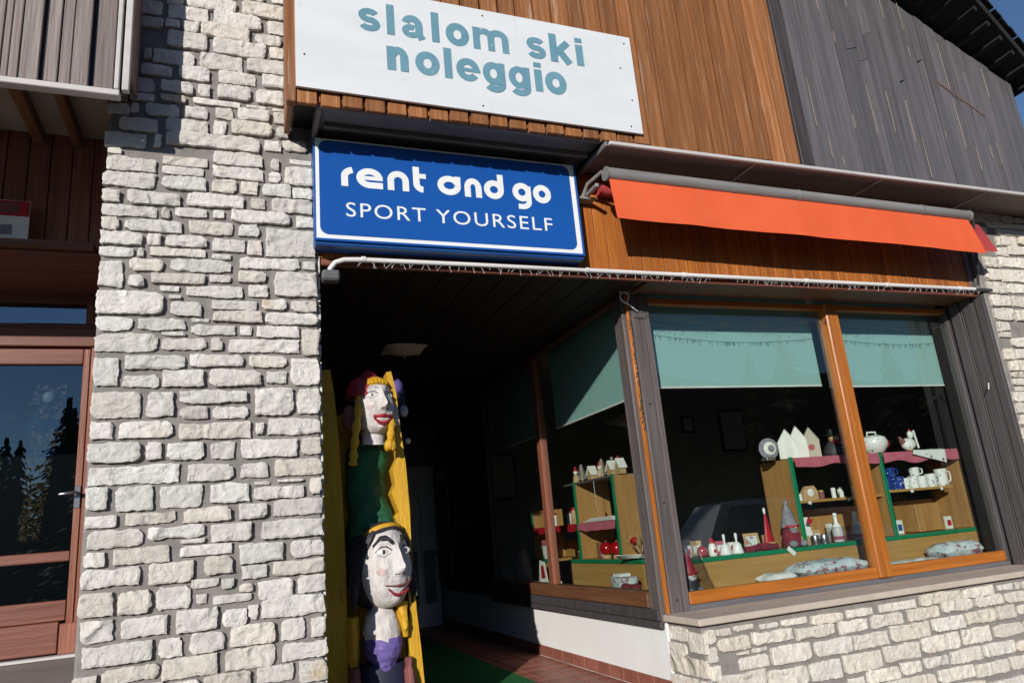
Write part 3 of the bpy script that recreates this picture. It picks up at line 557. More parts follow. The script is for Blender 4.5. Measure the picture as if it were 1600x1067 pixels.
pts = [(2.835, -0.06, 3.10), (2.838, -0.06, 3.03), (2.845, -0.06, 2.99), (2.87, -0.055, 3.005), (2.905, -0.055, 2.998), (2.912, -0.06, 2.965), (2.898, -0.065, 2.93), (2.875, -0.07, 2.905), (2.85, -0.072, 2.918), (2.832, -0.07, 2.945), (2.838, -0.065, 2.985)]
pts = pts[:3] + pts[3:] 
def smooth_path(p, k=5):
    p = [Vector(q) for q in p]; o = []
    for i in range(len(p)-1):
        a, b, c_, d_ = p[max(i-1, 0)], p[i], p[i+1], p[min(i+2, len(p)-1)]
        for s in range(k):
            t = s/k; o.append(0.5*((2*b)+(c_-a)*t+(2*a-5*b+4*c_-d_)*t*t+(3*b-a-3*c_+d_)*t**3))
    return o+[p[-1]]
MB().tube(smooth_path(pts), 0.006, 8).build('wire', 'white', cb, True)
MB().tube(smooth_path([(2.875, -0.075, 2.905), (2.91, -0.075, 2.882), (2.95, -0.06, 2.862), (2.985, -0.045, 2.85)]), 0.006, 8).build('wire', 'white', cb, True)

# ================================================================ upper cladding
YC = -0.85
oc = thing('orange_cladding', 'upright varnished orange-brown plank cladding behind the white sign', 'cladding', (2.2, -0.8, 3.84))
x = 0.315
bw = (4.17-0.315)/28
for i in range(28):
    xa = 0.315+i*bw; j = R(-0.007, 0.004)
    MB().cbox(xa+0.002+R(-.004, .004), xa+bw-0.018+R(-.004, .004), YC+j, YC+0.03, 3.842+R(-0.006, 0.006), 6.4, 0.003).build('plank', 'orange_wood', oc)
    MB().cbox(xa+bw-0.024, xa+bw+0.006, YC+0.022, YC+0.045, 3.87, 6.4, 0.003).build('batten', 'orange_wood', oc)
MB().cbox(0.255, 0.312, YC-0.012, YC+0.05, 3.835, 6.4, 0.006).build('corner_board', 'orange_wood', oc)
MB().cbox(0.262, 0.30, YC+0.052, -0.46, 3.845, 6.4, 0.006).build('return_board', 'teeth_wood', oc)
dc = thing('grey_cladding', 'upright dark grey plank cladding at the upper right under the roof', 'cladding', (5.6, -0.8, 3.82))
MB().cbox(4.172, 4.30, YC-0.010, YC+0.03, 3.83, 6.4, 0.005).build('corner_board', 'dark_trim', dc)
x = 4.303; PE = []
zr = lambda x: min(6.4, 8.58-0.506*x)
while x < 7.02:
    PE.append(x)
    gp = random.choice((0.0005, 0.001, 0.002, 0.004, 0.008))
    wd = R(0.085, 0.13); xe = min(x+wd, 7.03); z = 3.83
    while z < zr(xe)-0.1:
        l = R(1.0, 2.6); j = R(-0.010, 0.002)
        m = MB(); sk = R(-0.06, -0.02)
        m.prism([(x+0.002, z+sk), (xe-gp, z), (xe-gp*R(.3, 1.3), min(z+l, 6.4)), (x+0.002, min(z+l, 6.4)+sk)], YC+j, YC+0.03)
        if z < 3.84: m.v = [(a, b, max(c_, 3.832) if c_ < 4 else c_) for a, b, c_ in m.v]; m.v = [(a, b, 3.832 if c_ < 3.95 else c_) for a, b, c_ in m.v]
        m.v = [(a, b, min(c_, zr(a))) for a, b, c_ in m.v]; m.build('plank', 'dark_wood', dc); z += l+0.004
    x = xe
MB().prism([(4.2, 3.84), (7.02, 3.84), (7.02, zr(7.02)-.02), (4.32, 6.38), (4.2, 6.38)], YC+0.031, YC+0.06).build('backing', 'cream', dc)
MB().prism([(0.31, 4.05), (7.0, 4.05), (7.0, zr(7.0)-.03), (4.32, 6.37), (0.31, 6.37)], YC+0.061, -0.30).build('core', 'black', dc)
ls = MB().prism([(5.97, 4.895), (6.50, 4.600), (6.51, 4.588), (5.98, 4.880)], YC-0.016, YC-0.011).build('diagonal_strip', 'teeth_wood', dc)
for x in PE:
    z = 3.84+R(0, 0.5)
    while z < min(5.6, 8.5-0.506*x):
        l = R(0.05, 0.55); wd = R(0.0008, 0.0028)
        if random.random() < 0.34: MB().prism([(x-0.001, z), (x+wd, z+R(0, .03)), (x+wd*R(.3, .9), z+l), (x-0.001, z+l*.97)], YC-0.0125, YC-0.008).build('worn_edge', 'worn', dc)
        z += l+R(0.05, 0.7)
# canopy flashing and soffits
cn = thing('canopy', 'thin metal drip edge and brown soffit above the orange awning', 'canopy', (4.7, -0.6, 3.82))
MB().cbox(2.43, 7.9, -0.875, -0.845, 3.800, 3.828, 0.004).build('drip_edge', 'flash_edge', cn)
MB().prismx([(-0.846, 3.806), (-0.376, 3.845), (-0.376, 3.852), (-0.846, 3.813)], 2.42, 7.9).build('soffit', 'soffit_brown', cn)
MB().cbox(2.40, 2.42, -0.86, -0.38, 3.79, 3.83, 0.004).build('end_cap', 'soffit_grey', cn)
for x in (3.7, 5.0, 6.25): MB().cbox(x, x+0.012, -0.882, -0.38, 3.797, 3.803, 0.002).build('joint', 'flash_edge', cn)
MB().box(2.38, 7.0, -0.78, -0.301, 3.90, 4.04).build('filler', 'black', cn)
sf = thing('sign_soffit', 'grey boxed soffit between the white sign and the blue sign', 'soffit', (1.4, -0.6, 3.86))
MB().box(0.44, 2.43, -0.800, -0.35, 3.885, 3.93).build('panel', 'soffit_grey', sf)
MB().box(0.32, 2.37, -0.78, -0.301, 3.94, 4.04).build('filler', 'black', sf)
MB().cbox(0.44, 2.40, -0.815, -0.785, 3.845, 3.884, 0.004).build('front_lip', 'soffit_grey', sf)
MB().cbox(0.44, 0.47, -0.784, -0.36, 3.845, 3.884, 0.004).build('side_lip', 'soffit_grey', sf)
MB().cbox(0.50, 2.40, -0.60, -0.57, 3.850, 3.884, 0.004).build('rib', 'soffit_grey', sf)

# roof overhang
rf = thing('roof_overhang', 'dark sloping roof edge with rafters against the blue sky', 'roof', (6.6, -1.0, 5.2))
o0, o1 = Vector((4.2, -1.67, 6.506)), Vector((7.15, -1.05, 5.014))
def quad_slab(a, b, c_, d_, up):
    V = [a, b, c_, d_, a+up, b+up, c_+up, d_+up]
    return MB().add(V, [(0, 1, 2, 3), (4, 7, 6, 5), (0, 4, 5, 1), (1, 5, 6, 2), (2, 6, 7, 3), (3, 7, 4, 0)])
back0, back1 = Vector((4.2, 1.5, 6.506)), Vector((7.15, 1.5, 5.014))
quad_slab(o0, o1, back1, back0, Vector((0.03, 0, 0.05))).build('deck', 'roof_dark', rf)
for k in range(17):
    t = k/16; a = o0.lerp(o1, t) - Vector((0.035, -0.03, 0.035)); b = a + Vector((0.02, 0.34, 0.0))
    dirn = (o1-o0).normalized()
    V = [a, a+dirn*0.05, b+dirn*0.05, b]; quad_slab(*V, Vector((0.04, 0, 0.05))).build('rafter_end', 'roof_dark', rf)
for k in range(52):
    t = k/51; a = o0.lerp(o1, t) + Vector((0.045+R(-.01, .01), 0, 0.07+R(-.006, .012))); dirn = (o1-o0).normalized()
    V = [a+Vector((0, -0.03, 0)), a+dirn*0.065+Vector((0, -0.03, 0)), a+dirn*0.065+Vector((0, 0.5, 0)), a+Vector((0, 0.5, 0))]
    quad_slab(*V, Vector((0.01, 0, 0.014))).build('shingle', 'roof_dark', rf)

# ================================================================ signs
def text_mb(s, x0, x1, zb, h, yf, thick=0.004, offset=0.0, ref='x', sp=1.0):
    """Lettering as flat raised letters: width x0..x1, baseline zb, ref glyph height h, front at yf (facing -Y)."""
    cu = bpy.data.curves.new('lettering', 'FONT'); cu.body = s; cu.size = 1.0; cu.offset = offset; cu.space_character = sp; cu.resolution_u = 4
    ob = bpy.data.objects.new('lettering', cu); COL.objects.link(ob)
    dg = bpy.context.evaluated_depsgraph_get(); me = bpy.data.meshes.new_from_object(ob.evaluated_get(dg))
    vs_ = [v.co.copy() for v in me.vertices]; fs = [tuple(p.vertices) for p in me.polygons]
    cu.body = ref; dg.update(); m2 = bpy.data.meshes.new_from_object(ob.evaluated_get(bpy.context.evaluated_depsgraph_get()))
    hr = max(v.co.y for v in m2.vertices)-max(0, min(v.co.y for v in m2.vertices))
    bpy.data.objects.remove(ob); bpy.data.meshes.remove(me); bpy.data.meshes.remove(m2); bpy.data.curves.remove(cu)
    xa, xb = min(v.x for v in vs_), max(v.x for v in vs_)
    m = MB(); n = len(vs_)
    f = lambda v, y: (x0+(v.x-xa)/(xb-xa)*(x1-x0), y, zb+v.y/hr*h)
    m.add([f(v, yf) for v in vs_], fs)
    return m
ws = thing('white_sign', 'white board sign reading slalom ski noleggio in faded teal letters', 'sign', (1.5, -0.88, 3.92))
MB().prism([(0.308, 3.930), (2.712, 3.912), (2.715, 4.722), (0.305, 4.735)], YC-0.030, YC-0.012).build('board', 'white_board', ws)
STK = [0]
def stroke(m, pts, wd, y=-0.520):
    STK[0] += 1; yy = y - 0.0004*(STK[0] % 6); P_ = [Vector((a, b)) for a, b in pts]; Lf = []; Rt = []
    for i, p in enumerate(P_):
        t = (P_[min(i+1, len(P_)-1)]-P_[max(i-1, 0)]).normalized(); nn = Vector((-t.y, t.x))*wd/2
        Lf.append(p+nn); Rt.append(p-nn)
    V = [(q.x, yy, q.y) for q in Lf+Rt]; n = len(P_)
    m.add(V, [(i, i+1, n+i+1, n+i) for i in range(n-1)])
def arc(cx, cz, rx, rz, a0, a1, k=22): return [(cx+rx*math.cos(rad(a0+(a1-a0)*i/k)), cz+rz*math.sin(rad(a0+(a1-a0)*i/k))) for i in range(k+1)]

YL = YC-0.0312
def bold(ch, a, b, zb):
    m = MB(); xh, asc, th = 0.176, 0.232, 0.058; hz = 0.048
    lo, hi = zb+hz/2, zb+xh-hz/2; l, r = a+th/2, b-th/2; cx, cz = (a+b)/2, (lo+hi)/2; rx, rz = (r-l)/2, (hi-lo)/2
    S_ = lambda p, w_=th: stroke(m, p, w_, YL)
    if ch == 'l': S_([(cx, zb), (cx, zb+asc)], min(th*1.05, b-a))
    elif ch == 'i': S_([(cx, zb), (cx, zb+xh)], th); S_([(cx, zb+asc-0.038), (cx, zb+asc)], th)
    elif ch == 'o': S_(arc(cx, cz, rx, rz, 0, 360, 48), 0.054)
    elif ch == 'n': S_([(l, zb), (l, zb+xh)]); S_(arc(cx+0.004, cz+0.012, rx-0.004, rz-0.012, 170, 0) + [(r, zb)], 0.054)
    elif ch == 'm':
        q = (r-l)/4; S_([(l, zb), (l, zb+xh)], 0.050)
        for k in (1, 3): S_(arc(l+q*k, cz+0.02, q, rz-0.02, 165, 0) + [(l+q*(k+1), zb)], 0.050)
    elif ch == 'e': S_(arc(cx, cz, rx, rz, 0, 325, 44), 0.050); S_([(l, cz-0.002), (b-0.001, cz-0.002)], 0.028)
    elif ch == 'g':
        S_(arc(cx-0.004, cz, rx-0.004, rz, 0, 360, 44), 0.050); S_([(r, zb+xh), (r, lo-0.016)] + arc(r-rx, lo-0.016, rx, 0.040, 0, -150, 20), 0.050)
    elif ch == 'k':
        S_([(l, zb), (l, zb+asc)]); S_([(l+0.01, zb+xh*0.38), (b-0.030, zb+xh)], 0.052); S_([(cx-0.018, zb+xh*0.60), (b-0.028, zb)], 0.058)
    elif ch == 'a':
        S_(arc(cx-0.002, cz+0.014, rx-0.006, rz-0.014, 165, 0, 20) + [(r-0.008, lo+0.012), (b-0.018, zb)], 0.052)
        S_(arc(cx-0.010, lo+0.030, rx-0.010, 0.030, 60, 330, 30), 0.042)
    elif ch == 's':
        q = rz/2; S_(arc(cx, cz+q, rx*0.95, q, 25, 200, 18) + arc(cx, cz+q, rx*0.95, q, 210, 265, 6) + arc(cx, cz-q, rx*0.98, q, 85, 25, 6) + arc(cx, cz-q, rx*0.98, q, 15, -160, 18), 0.046)
    return m
for ch, a, b_ in (('s', 0.689, 0.843), ('l', 0.879, 0.93), ('a', 0.97, 1.13), ('l', 1.178, 1.230), ('o', 1.274, 1.442), ('m', 1.464, 1.730), ('s', 1.854, 2.012), ('k', 2.038, 2.215), ('i', 2.244, 2.302)): bold(ch, a, b_, 4.402).build('letter', 'sign_letter', ws)
for ch, a, b_ in (('n', 0.869, 1.011), ('o', 1.053, 1.221), ('l', 1.25, 1.304), ('e', 1.328, 1.50), ('g', 1.513, 1.681), ('g', 1.7, 1.867), ('i', 1.898, 1.952), ('o', 1.972, 2.140)): bold(ch, a, b_, 4.138).build('letter', 'sign_letter', ws)
for x, z in ((0.36, 4.16), (1.55, 4.68), (2.60, 4.44), (2.66, 4.18), (2.62, 3.96), (1.50, 3.965), (2.66, 4.66)):
    m = MB().lathe((0, 0, 0), [(0.007, 0), (0.006, 0.002), (0.002, 0.003)], 10); m.xform(Matrix.Translation((x, YC-0.030, z)) @ Matrix.Rotation(rad(90), 4, 'X')); m.build('screw', 'black', ws, True)

bs = thing('blue_sign', 'blue light-box sign reading rent and go sport yourself', 'sign', (1.38, -0.45, 3.1))
MB().cbox(0.440, 2.316, -0.512, -0.374, 3.065, 3.822, 0.010).build('housing', 'blue_frame', bs)
MB().box(0.452, 2.304, -0.5165, -0.5125, 3.108, 3.812).build('border', 'sign_white', bs)
def rrect(x0, x1, z0, z1, r, k=8):
    p = []
    for cx, cz, a in ((x1-r, z1-r, 0), (x0+r, z1-r, 90), (x0+r, z0+r, 180), (x1-r, z0+r, 270)):
        for i in range(k+1):
            t = rad(a+90*i/k); p.append((cx+r*math.cos(t), cz+r*math.sin(t)))
    return p
MB().prism(rrect(0.474, 2.266, 3.136, 3.800, 0.055), -0.519, -0.517).build('face', 'blue', bs)
MB().cbox(0.436, 2.320, -0.530, -0.513, 3.088, 3.106, 0.004).build('lower_rim', 'blue', bs)
MB().cbox(2.306, 2.320, -0.524, -0.513, 3.108, 3.82, 0.003).build('side_rim', 'blue', bs)
# rent and go: round strokes
B0, HX, TH = 3.480, 0.144, 0.044; X0, TW = 0.612, 1.488
def gx(f): return X0+TW*f
def letter(m, ch, fa_, fb_):
    a, b = gx(fa_)+TH/2, gx(fb_)-TH/2; lo, hi = B0+TH/2, B0+HX-TH/2; cx, cz = (a+b)/2, (lo+hi)/2; rx, rz = (b-a)/2, (hi-lo)/2
    if ch == 'r':
        stroke(m, [(a, B0), (a, cz)] + arc(a+0.075, cz, 0.075, rz, 180, 108), TH)
    elif ch == 'e':
        stroke(m, arc(cx, cz, rx, rz, 0, 270) + [(b+TH/2, lo)], TH); stroke(m, [(a, cz), (b+TH/2, cz)], TH*0.62)
    elif ch == 'n':
        stroke(m, [(a, B0), (a, cz)] + arc(cx, cz, rx, rz, 180, 0) + [(b, B0)], TH)
    elif ch == 't':
        a += 0.006; stroke(m, [(a, B0+HX+0.045), (a, cz-0.01)] + arc(a+0.05, cz-0.01, 0.05, cz-0.01-lo, 180, 265), TH); stroke(m, [(a, hi), (b+TH/2, hi)], TH*0.8)
    elif ch == 'a':
        stroke(m, arc(cx, cz, rx, rz, 0, 360, 40), TH); stroke(m, [(b, cz), (b, hi+TH/2)], TH)
    elif ch == 'd':
        stroke(m, arc(cx, cz, rx, rz, 0, 360, 40), TH); stroke(m, [(b, cz-0.01), (b, B0+HX+0.048)], TH)
    elif ch == 'g':
        stroke(m, arc(cx, cz, rx, rz, 0, 360, 40), TH); stroke(m, [(b, hi), (b, lo-0.02)] + arc(b-0.05, lo-0.02, 0.05, 0.042, 0, -90) + [(a+0.015, lo-0.062)], TH*0.9)
    elif ch == 'o':
        stroke(m, arc(cx, cz, rx, rz, 0, 360, 40), TH)
for ch, fa_, fb_ in (('r', 0, .056), ('e', .066, .182), ('n', .203, .300), ('t', .316, .380), ('a', .4325, .544), ('n', .5615, .645), ('d', .657, .756), ('g', .80, .896), ('o', .906, 1.0)):
    m = MB(); letter(m, ch, fa_, fb_); m.build('letter', 'sign_white', bs)
def islands(m):
    par = list(range(len(m.v)))
    def fd(i):
        while par[i] != i: par[i] = par[par[i]]; i = par[i]
        return i
    for f_ in m.f:
        for q in f_[1:]: par[fd(q)] = fd(f_[0])
    g = {}
    for f_ in m.f: g.setdefault(fd(f_[0]), []).append(f_)
    for fs in g.values():
        ids = sorted({i for f_ in fs for i in f_}); mp = {i: k for k, i in enumerate(ids)}
        yield MB().add([m.v[i] for i in ids], [tuple(mp[i] for i in f_) for f_ in fs])
for s_, xa, xb in (('SPORT', 0.638, 1.162), ('YOURSELF', 1.232, 2.086)):
    for q in islands(text_mb(s_, xa, xb, 3.268, 0.098, -0.5205, offset=0.0, ref='T', sp=1.15)): q.build('letter', 'sign_white', bs)

# ================================================================ awning
aw = thing('awning', 'rolled-in orange awning with grey front bar above the shop window', 'awning', (4.3, -0.6, 3.3))
b = MB().tube([(2.47, -0.70, 3.665), (6.14, -0.70, 3.625)], 0.048, 14); b.build('front_bar', 'alu', aw, True)
MB().tube([(2.462, -0.70, 3.665), (2.475, -0.70, 3.665)], 0.053, 14).build('end_cap', 'alu', aw, True)
MB().tube([(6.135, -0.70, 3.625), (6.15, -0.70, 3.625)], 0.053, 14).build('end_cap', 'alu', aw, True)
for x in (4.2, 5.55): MB().tube([(x, -0.70, 3.646-0.0109*(x-4.3)), (x+0.02, -0.70, 3.646-0.0109*(x-4.3))], 0.051, 14).build('bar_joint', 'alu', aw, True)
m = MB(); n, kk = 46, 8; V = []
for j in range(kk+1):
    for i in range(n+1):
        u, v = i/n, j/kk; x = 2.482+0.018*v+u*(3.63+0.09*v); zt = 3.628-0.040*u; zb_ = 3.305-0.042*u
        yy = -0.712-0.014*v + 0.022*v*noise.noise((x*1.6, v, 3)) + 0.008*v*noise.noise((x*4+v*2, v, 8)) + 0.003*noise.noise((x*11, v*3, 1))
        V.append((x, yy, zt+(zb_-zt)*v+0.014*v*noise.noise((x*0.9, 5, 5))))
m.add(V, [(j*(n+1)+i, j*(n+1)+i+1, (j+1)*(n+1)+i+1, (j+1)*(n+1)+i) for j in range(kk) for i in range(n)])
m.build('valance', 'awning', aw, True)
def val(u, v, off=0.0):
    i, j = min(int(u*n), n-1), min(int(v*kk), kk-1); fu, fv = u*n-i, v*kk-j
    q = [Vector(V[(j+b)*(n+1)+i+a]) for a, b in ((0, 0), (1, 0), (0, 1), (1, 1))]
    return q[0].lerp(q[1], fu).lerp(q[2].lerp(q[3], fu), fv) + Vector((0, -off, 0))
for us in (0.26, 0.51, 0.77):
    h = MB(); pts = [(val(us-0.0025, k/10*.999, 0.0015), val(us+0.0025, k/10*.999, 0.0015)) for k in range(11)]
    h.add([p for q in pts for p in q], [(2*k, 2*k+1, 2*k+3, 2*k+2) for k in range(10)]); h.build('seam', 'awning', aw)
h = MB(); pts = [(val(k/60*.999, 0.925, 0.002), val(k/60*.999, 0.999, 0.002)) for k in range(61)]
h.add([p for q in pts for p in q], [(2*k, 2*k+1, 2*k+3, 2*k+2) for k in range(60)]); h.build('hem', 'awning', aw, True)
m = MB(); V = []
for j in range(5):
    for i in range(5): u, v = i/4, j/4; V.append((6.05+0.30*u+0.09*v, -0.69+0.05*u*(1-v), 3.578-0.280*v+0.004*u))
m.add(V, [(j*5+i, j*5+i+1, (j+1)*5+i+1, (j+1)*5+i) for j in range(4) for i in range(4)])
m.build('side_flap', 'awning_back', aw, True)
MB().tube([(2.55, -0.42, 3.69), (6.40, -0.42, 3.66)], 0.055, 12).build('roller', 'awning_back', aw, True)
MB().cbox(2.36, 2.50, -0.46, -0.36, 3.58, 3.60, 0.004).cbox(2.42, 2.45, -0.62, -0.38, 3.60, 3.63, 0.004).build('wall_bracket', 'alu', aw)
MB().tube([(2.40, -0.44, 3.60), (2.42, -0.50, 3.68), (2.46, -0.66, 3.70)], 0.014, 8).build('arm', 'alu', aw, True)
MB().tube([(6.20, -0.70, 3.60), (6.30, -0.60, 3.40), (6.44, -0.43, 3.08)], 0.012, 8).build('arm', 'darkgrey', aw, True)

# ================================================================ left shop: balcony, door
bc = thing('balcony', 'weathered grey-brown plank balcony with pale lower edge over the left door', 'balcony', (-1.5, -0.3, 3.8))
def bx_(px): return -1.213+px*0.003
for a, b_, y0 in ((-75, -40, 0), (-38, -4, .006), (-2, 9, 0), (10, 25, -.004), (25.5, 56, .004), (66, 87, -.006), (88, 107, .004), (108, 137, 0), (146, 178, .003), (180, 189, -.014), (193, 206, -.012)):
    MB().cbox(bx_(a), bx_(b_)-0.002, -0.752+y0, -0.722, 3.835, 5.2, 0.004).build('plank', 'flash_edge' if a in (180, 193) else 'balcony_wood', bc)
MB().box(-2.6, bx_(200), -0.721, -0.70, 3.84, 5.2).build('backing', 'black', bc)
MB().cbox(-2.6, bx_(190), -0.765, -0.70, 3.795, 3.832, 0.004).build('lower_edge', 'flash_edge', bc)
MB().cbox(bx_(198), bx_(205), -0.715, -0.42, 4.0, 5.2, 0.004).build('side_board', 'balcony_wood', bc)
MB().box(-2.6, bx_(196), -0.69, 0.60, 4.28, 4.34).build('soffit', 'cream', bc)
for x, w_ in ((-1.62, 0.06), (-1.34, 0.07), (-1.10, 0.06), (-0.80, 0.05)):
    m = MB().cbox(-w_/2, w_/2, -0.65, 0.58, 4.19, 4.278, 0.004); m.v = [(a+x, b_, c_) for a, b_, c_ in m.v]; m.build('beam', 'beam_wood', bc)
MB().cbox(-1.07, -0.83, -0.30, 0.0, 4.25, 4.278, 0.004).build('blocking', 'beam_wood', bc)
MB().cbox(-2.6, -0.64, -0.69, -0.655, 3.97, 4.278, 0.004).build('edge_beam', 'cream', bc)

ds = thing('left_shopfront', 'red-brown timber shopfront with glazed door left of the stone pillar', 'shopfront', (-1.4, 0.6, 0.75))
x = -2.6
while x < -0.74:
    MB().cbox(x, x+0.128, 0.600, 0.63, 3.40, 4.28, 0.005).build('board', 'red_boards', ds); x += 0.134
MB().box(-3.4, -0.5, 0.631, 0.66, 3.36, 4.34).build('backing', 'black', ds)
MB().box(-0.93, -0.5, 1.46, 1.5, 0.6, 3.4).build('side_backing', 'black', ds)
MB().cbox(-1.07, -0.926, 1.41, 1.449, 0.682, 4.205, 0.005).build('jamb', 'red_boards', ds)
MB().cbox(-2.6, -0.93, 0.440, 0.599, 3.345, 3.395, 0.005).build('ledge', 'red_wood_h', ds)
MB().cbox(-3.008, -1.076, 1.415, 1.48, 3.274, 3.37, 0.006).build('transom_top_rail', 'red_wood_h', ds)
MB().cbox(-1.125, -1.071, 1.415, 1.48, 3.1, 3.271, 0.005).build('transom_stile', 'red_wood', ds)
MB().box(-3.008, -1.126, 1.45, 1.454, 3.101, 3.273).build('transom_pane', 'door_glass', ds)
MB().cbox(-3.008, -1.071, 1.41, 1.48, 3.065, 3.098, 0.004).build('transom_bottom_rail', 'red_wood_h', ds)
MB().cbox(-3.008, -1.018, 1.385, 1.48, 2.915, 3.062, 0.006).build('cross_rail', 'red_wood_h', ds)
dr = MB().cbox(-1.12, -1.074, 1.406, 1.465, 0.873, 2.898, 0.005).build('door_stile', 'red_wood', ds)
MB().cbox(-3.008, -1.122, 1.406, 1.465, 2.776, 2.898, 0.006).build('door_top_rail', 'red_wood_h', ds)
MB().cbox(-3.008, -1.122, 1.406, 1.465, 1.313, 1.384, 0.006).build('door_mid_rail', 'red_wood_h', ds)
MB().cbox(-3.008, -1.122, 1.4, 1.465, 0.908, 1.046, 0.006).build('door_bottom_rail', 'red_wood_h', ds)
MB().cbox(-3.008, -1.151, 1.35, 1.45, 0.699, 0.905, 0.006).build('door_sill', 'red_wood_h', ds)
MB().cbox(-1.149, -0.995, 1.36, 1.448, 0.688, 0.89, 0.006).build('jamb_foot', 'red_boards', ds)
MB().cbox(-3.008, -0.926, 1.27, 1.37, 0.668, 0.688, 0.003).build('threshold', 'flash_edge', ds)
MB().box(-3.008, -1.123, 1.436, 1.44, 1.385, 2.775).build('door_pane', 'door_glass', ds)
MB().box(-3.008, -1.123, 1.436, 1.44, 1.048, 1.311).build('lower_pane', 'door_glass', ds)
MB().box(-3.008, -1.128, 1.49, 1.51, 1.048, 1.116).build('inner_panel', 'black', ds)
hd = MB().tube([(-1.099, 1.405, 1.793), (-1.099, 1.35, 1.793), (-1.111, 1.34, 1.793), (-1.197, 1.34, 1.785), (-1.203, 1.345, 1.783)], 0.011, 10).build('door_handle', 'silver', ds, True)
MB().cbox(-1.117, -1.078, 1.398, 1.405, 1.683, 1.845, 0.003).build('handle_plate', 'silver', hd)
MB().box(-3.4, -0.694, 2.75, 2.85, 0.618, 3.511).build('room_wall', 'black', ds)
for k, (ya, yb, zz) in enumerate(((0.50, 0.66, 3.325), (0.665, 0.90, 3.335), (0.905, 1.14, 3.330), (1.145, 1.40, 3.335))):
    MB().cbox(-3.2, -0.80, ya, yb, zz, zz+0.018-0.002*k, 0.004).build('soffit_board', 'red_wood_h', ds)
MB().box(-3.6, -0.5, 0.67, 2.1, 3.45, 3.55).build('room_ceiling', 'black', ds)
pc = thing('poster', 'white and red poster card on the ledge above the left door', 'poster', (-1.45, 0.5, 3.4))
MB().box(-1.66, -1.333, 0.490, 0.496, 3.397, 3.69).build('card', 'paper', pc)
MB().box(-1.66, -1.337, 0.486, 0.489, 3.575, 3.686).build('red_field', 'red', pc)
MB().box(-1.66, -1.40, 0.483, 0.4855, 3.595, 3.67).build('dark_field', 'maroon', pc)
MB().prism([(-1.52, 3.44), (-1.43, 3.44), (-1.43, 3.51), (-1.52, 3.51)], 0.485, 0.489).build('picture', 'grey_cloth', pc)
# ornament hung inside the door glass
og = thing('leaf_garland', 'leafy garland ornament with blue bows hanging behind the left door glass', 'ornament', (-1.35, 1.52, 2.0))
lf = MB(); bw_ = MB()
for i in range(520):
    t = random.random(); z = 2.63-1.15*t; wd = 0.10*(1-0.55*t)+0.014
    x = -1.352-0.06*t+R(-wd, wd); yy = 1.52+R(-.03, .03); a = R(0, 6.28); l = R(0.012, 0.028); q = l*0.32
    dx, dz = math.cos(a)*l, math.sin(a)*l; ex, ez = -math.sin(a)*q, math.cos(a)*q
    (lf if not (0.22 < t < 0.30 or 0.42 < t < 0.48) else bw_).add([(x-dx, yy, z-dz), (x+ex, yy-.004, z+ez), (x+dx, yy+R(-.01, .01), z+dz), (x-ex, yy+.002, z-ez)], [(0, 1, 2, 3)])
tag(lf.build('leaves', 'tan', og), kind='stuff'); bw_.build('bow', 'blue_frame', og)
MB().ball((-1.352, 1.50, 2.54), 0.04, 0.02, 0.045).build('face', 'white', og, True)

# ================================================================ carved totem
tt = thing('carved_totem', 'painted wooden totem of two carved heads with yellow boards beside the pillar', 'statue', (0.88, 0.2, 0.03))
def head(cx, cy, cz, hw, hh, hd, yaw, pitch, seed, jaw=0.0, smile=0.0):
    """carved face: grid over the front of an ellipsoid, features pushed along the normal. returns MB and a mapper"""
    rot = Matrix.Translation((cx, cy, cz)) @ Matrix.Rotation(yaw, 4, 'Z') @ Matrix.Rotation(pitch, 4, 'X')
    g = lambda x, z, x0, z0, sx, sz: math.exp(-((x-x0)/sx)**2-((z-z0)/sz)**2)
    def surf(u, v):                      # u,v in -1..1 face coordinates (right, up)
        a = u*rad(105); t = v*rad(86)
        wz = 1.0 - 0.20*max(0, -v)**1.5 - 0.06*max(0, v)**2
        x = math.sin(a)*math.cos(t)**0.62*wz; y = -math.cos(a)*math.cos(t)**0.75; z = math.sin(t)
        d = 0
        for s in (-1, 1):
            d -= 0.17*g(u, v, 0.30*s, 0.20, 0.17, 0.12)          # sockets
            d += 0.075*g(u, v, 0.30*s, 0.40, 0.24, 0.075)        # brows
            d += 0.12*g(u, v, 0.38*s, -0.13, 0.19, 0.17)         # cheeks
            d -= 0.05*g(u, v, 0.26*s, -0.27, 0.06, 0.16)         # folds
            d += 0.10*g(u, v, 0.085*s, -0.12, 0.06, 0.055)       # nostrils
        d += 0.30*g(u, v, 0, -0.07, 0.085, 0.10) + 0.17*g(u, v, 0, 0.12, 0.065, 0.20)   # nose
        d += 0.05*g(u, v, 0, -0.36, 0.26, 0.12) - 0.09*g(u, v, 0, -0.42-0.03, 0.22, 0.045)
        d += (0.14+jaw)*g(u, v, 0, -0.70, 0.16, 0.13) - 0.07*g(u, v, 0, -0.565, 0.2, 0.05)
        d += 0.045*(noise.noise((u*4.5+seed, v*6, seed), noise_basis='VORONOI_F1')-0.35) + 0.020*noise.noise((u*9, v*9, seed)) + 0.012*noise.noise((u*30, v*11, seed))
        return Vector((x*hw, (y*(1+d))*hd if d > 0 else (y*(1+d*0.8))*hd, z*hh))
    nu, nv = 38, 44; V = []; F = []
    for j in range(nv+1):
        for i in range(nu+1): V.append(rot @ surf(2*i/nu-1, 2*j/nv-1))
    F = [(j*(nu+1)+i, j*(nu+1)+i+1, (j+1)*(nu+1)+i+1, (j+1)*(nu+1)+i) for j in range(nv) for i in range(nu)]
    return MB().add(V, F), (lambda u, v, lift=0.0: rot @ (surf(u, v)+Vector((0, -lift, 0)))), rot
def patch(at, pts_u, pts_v, lift, k=2):
    pass
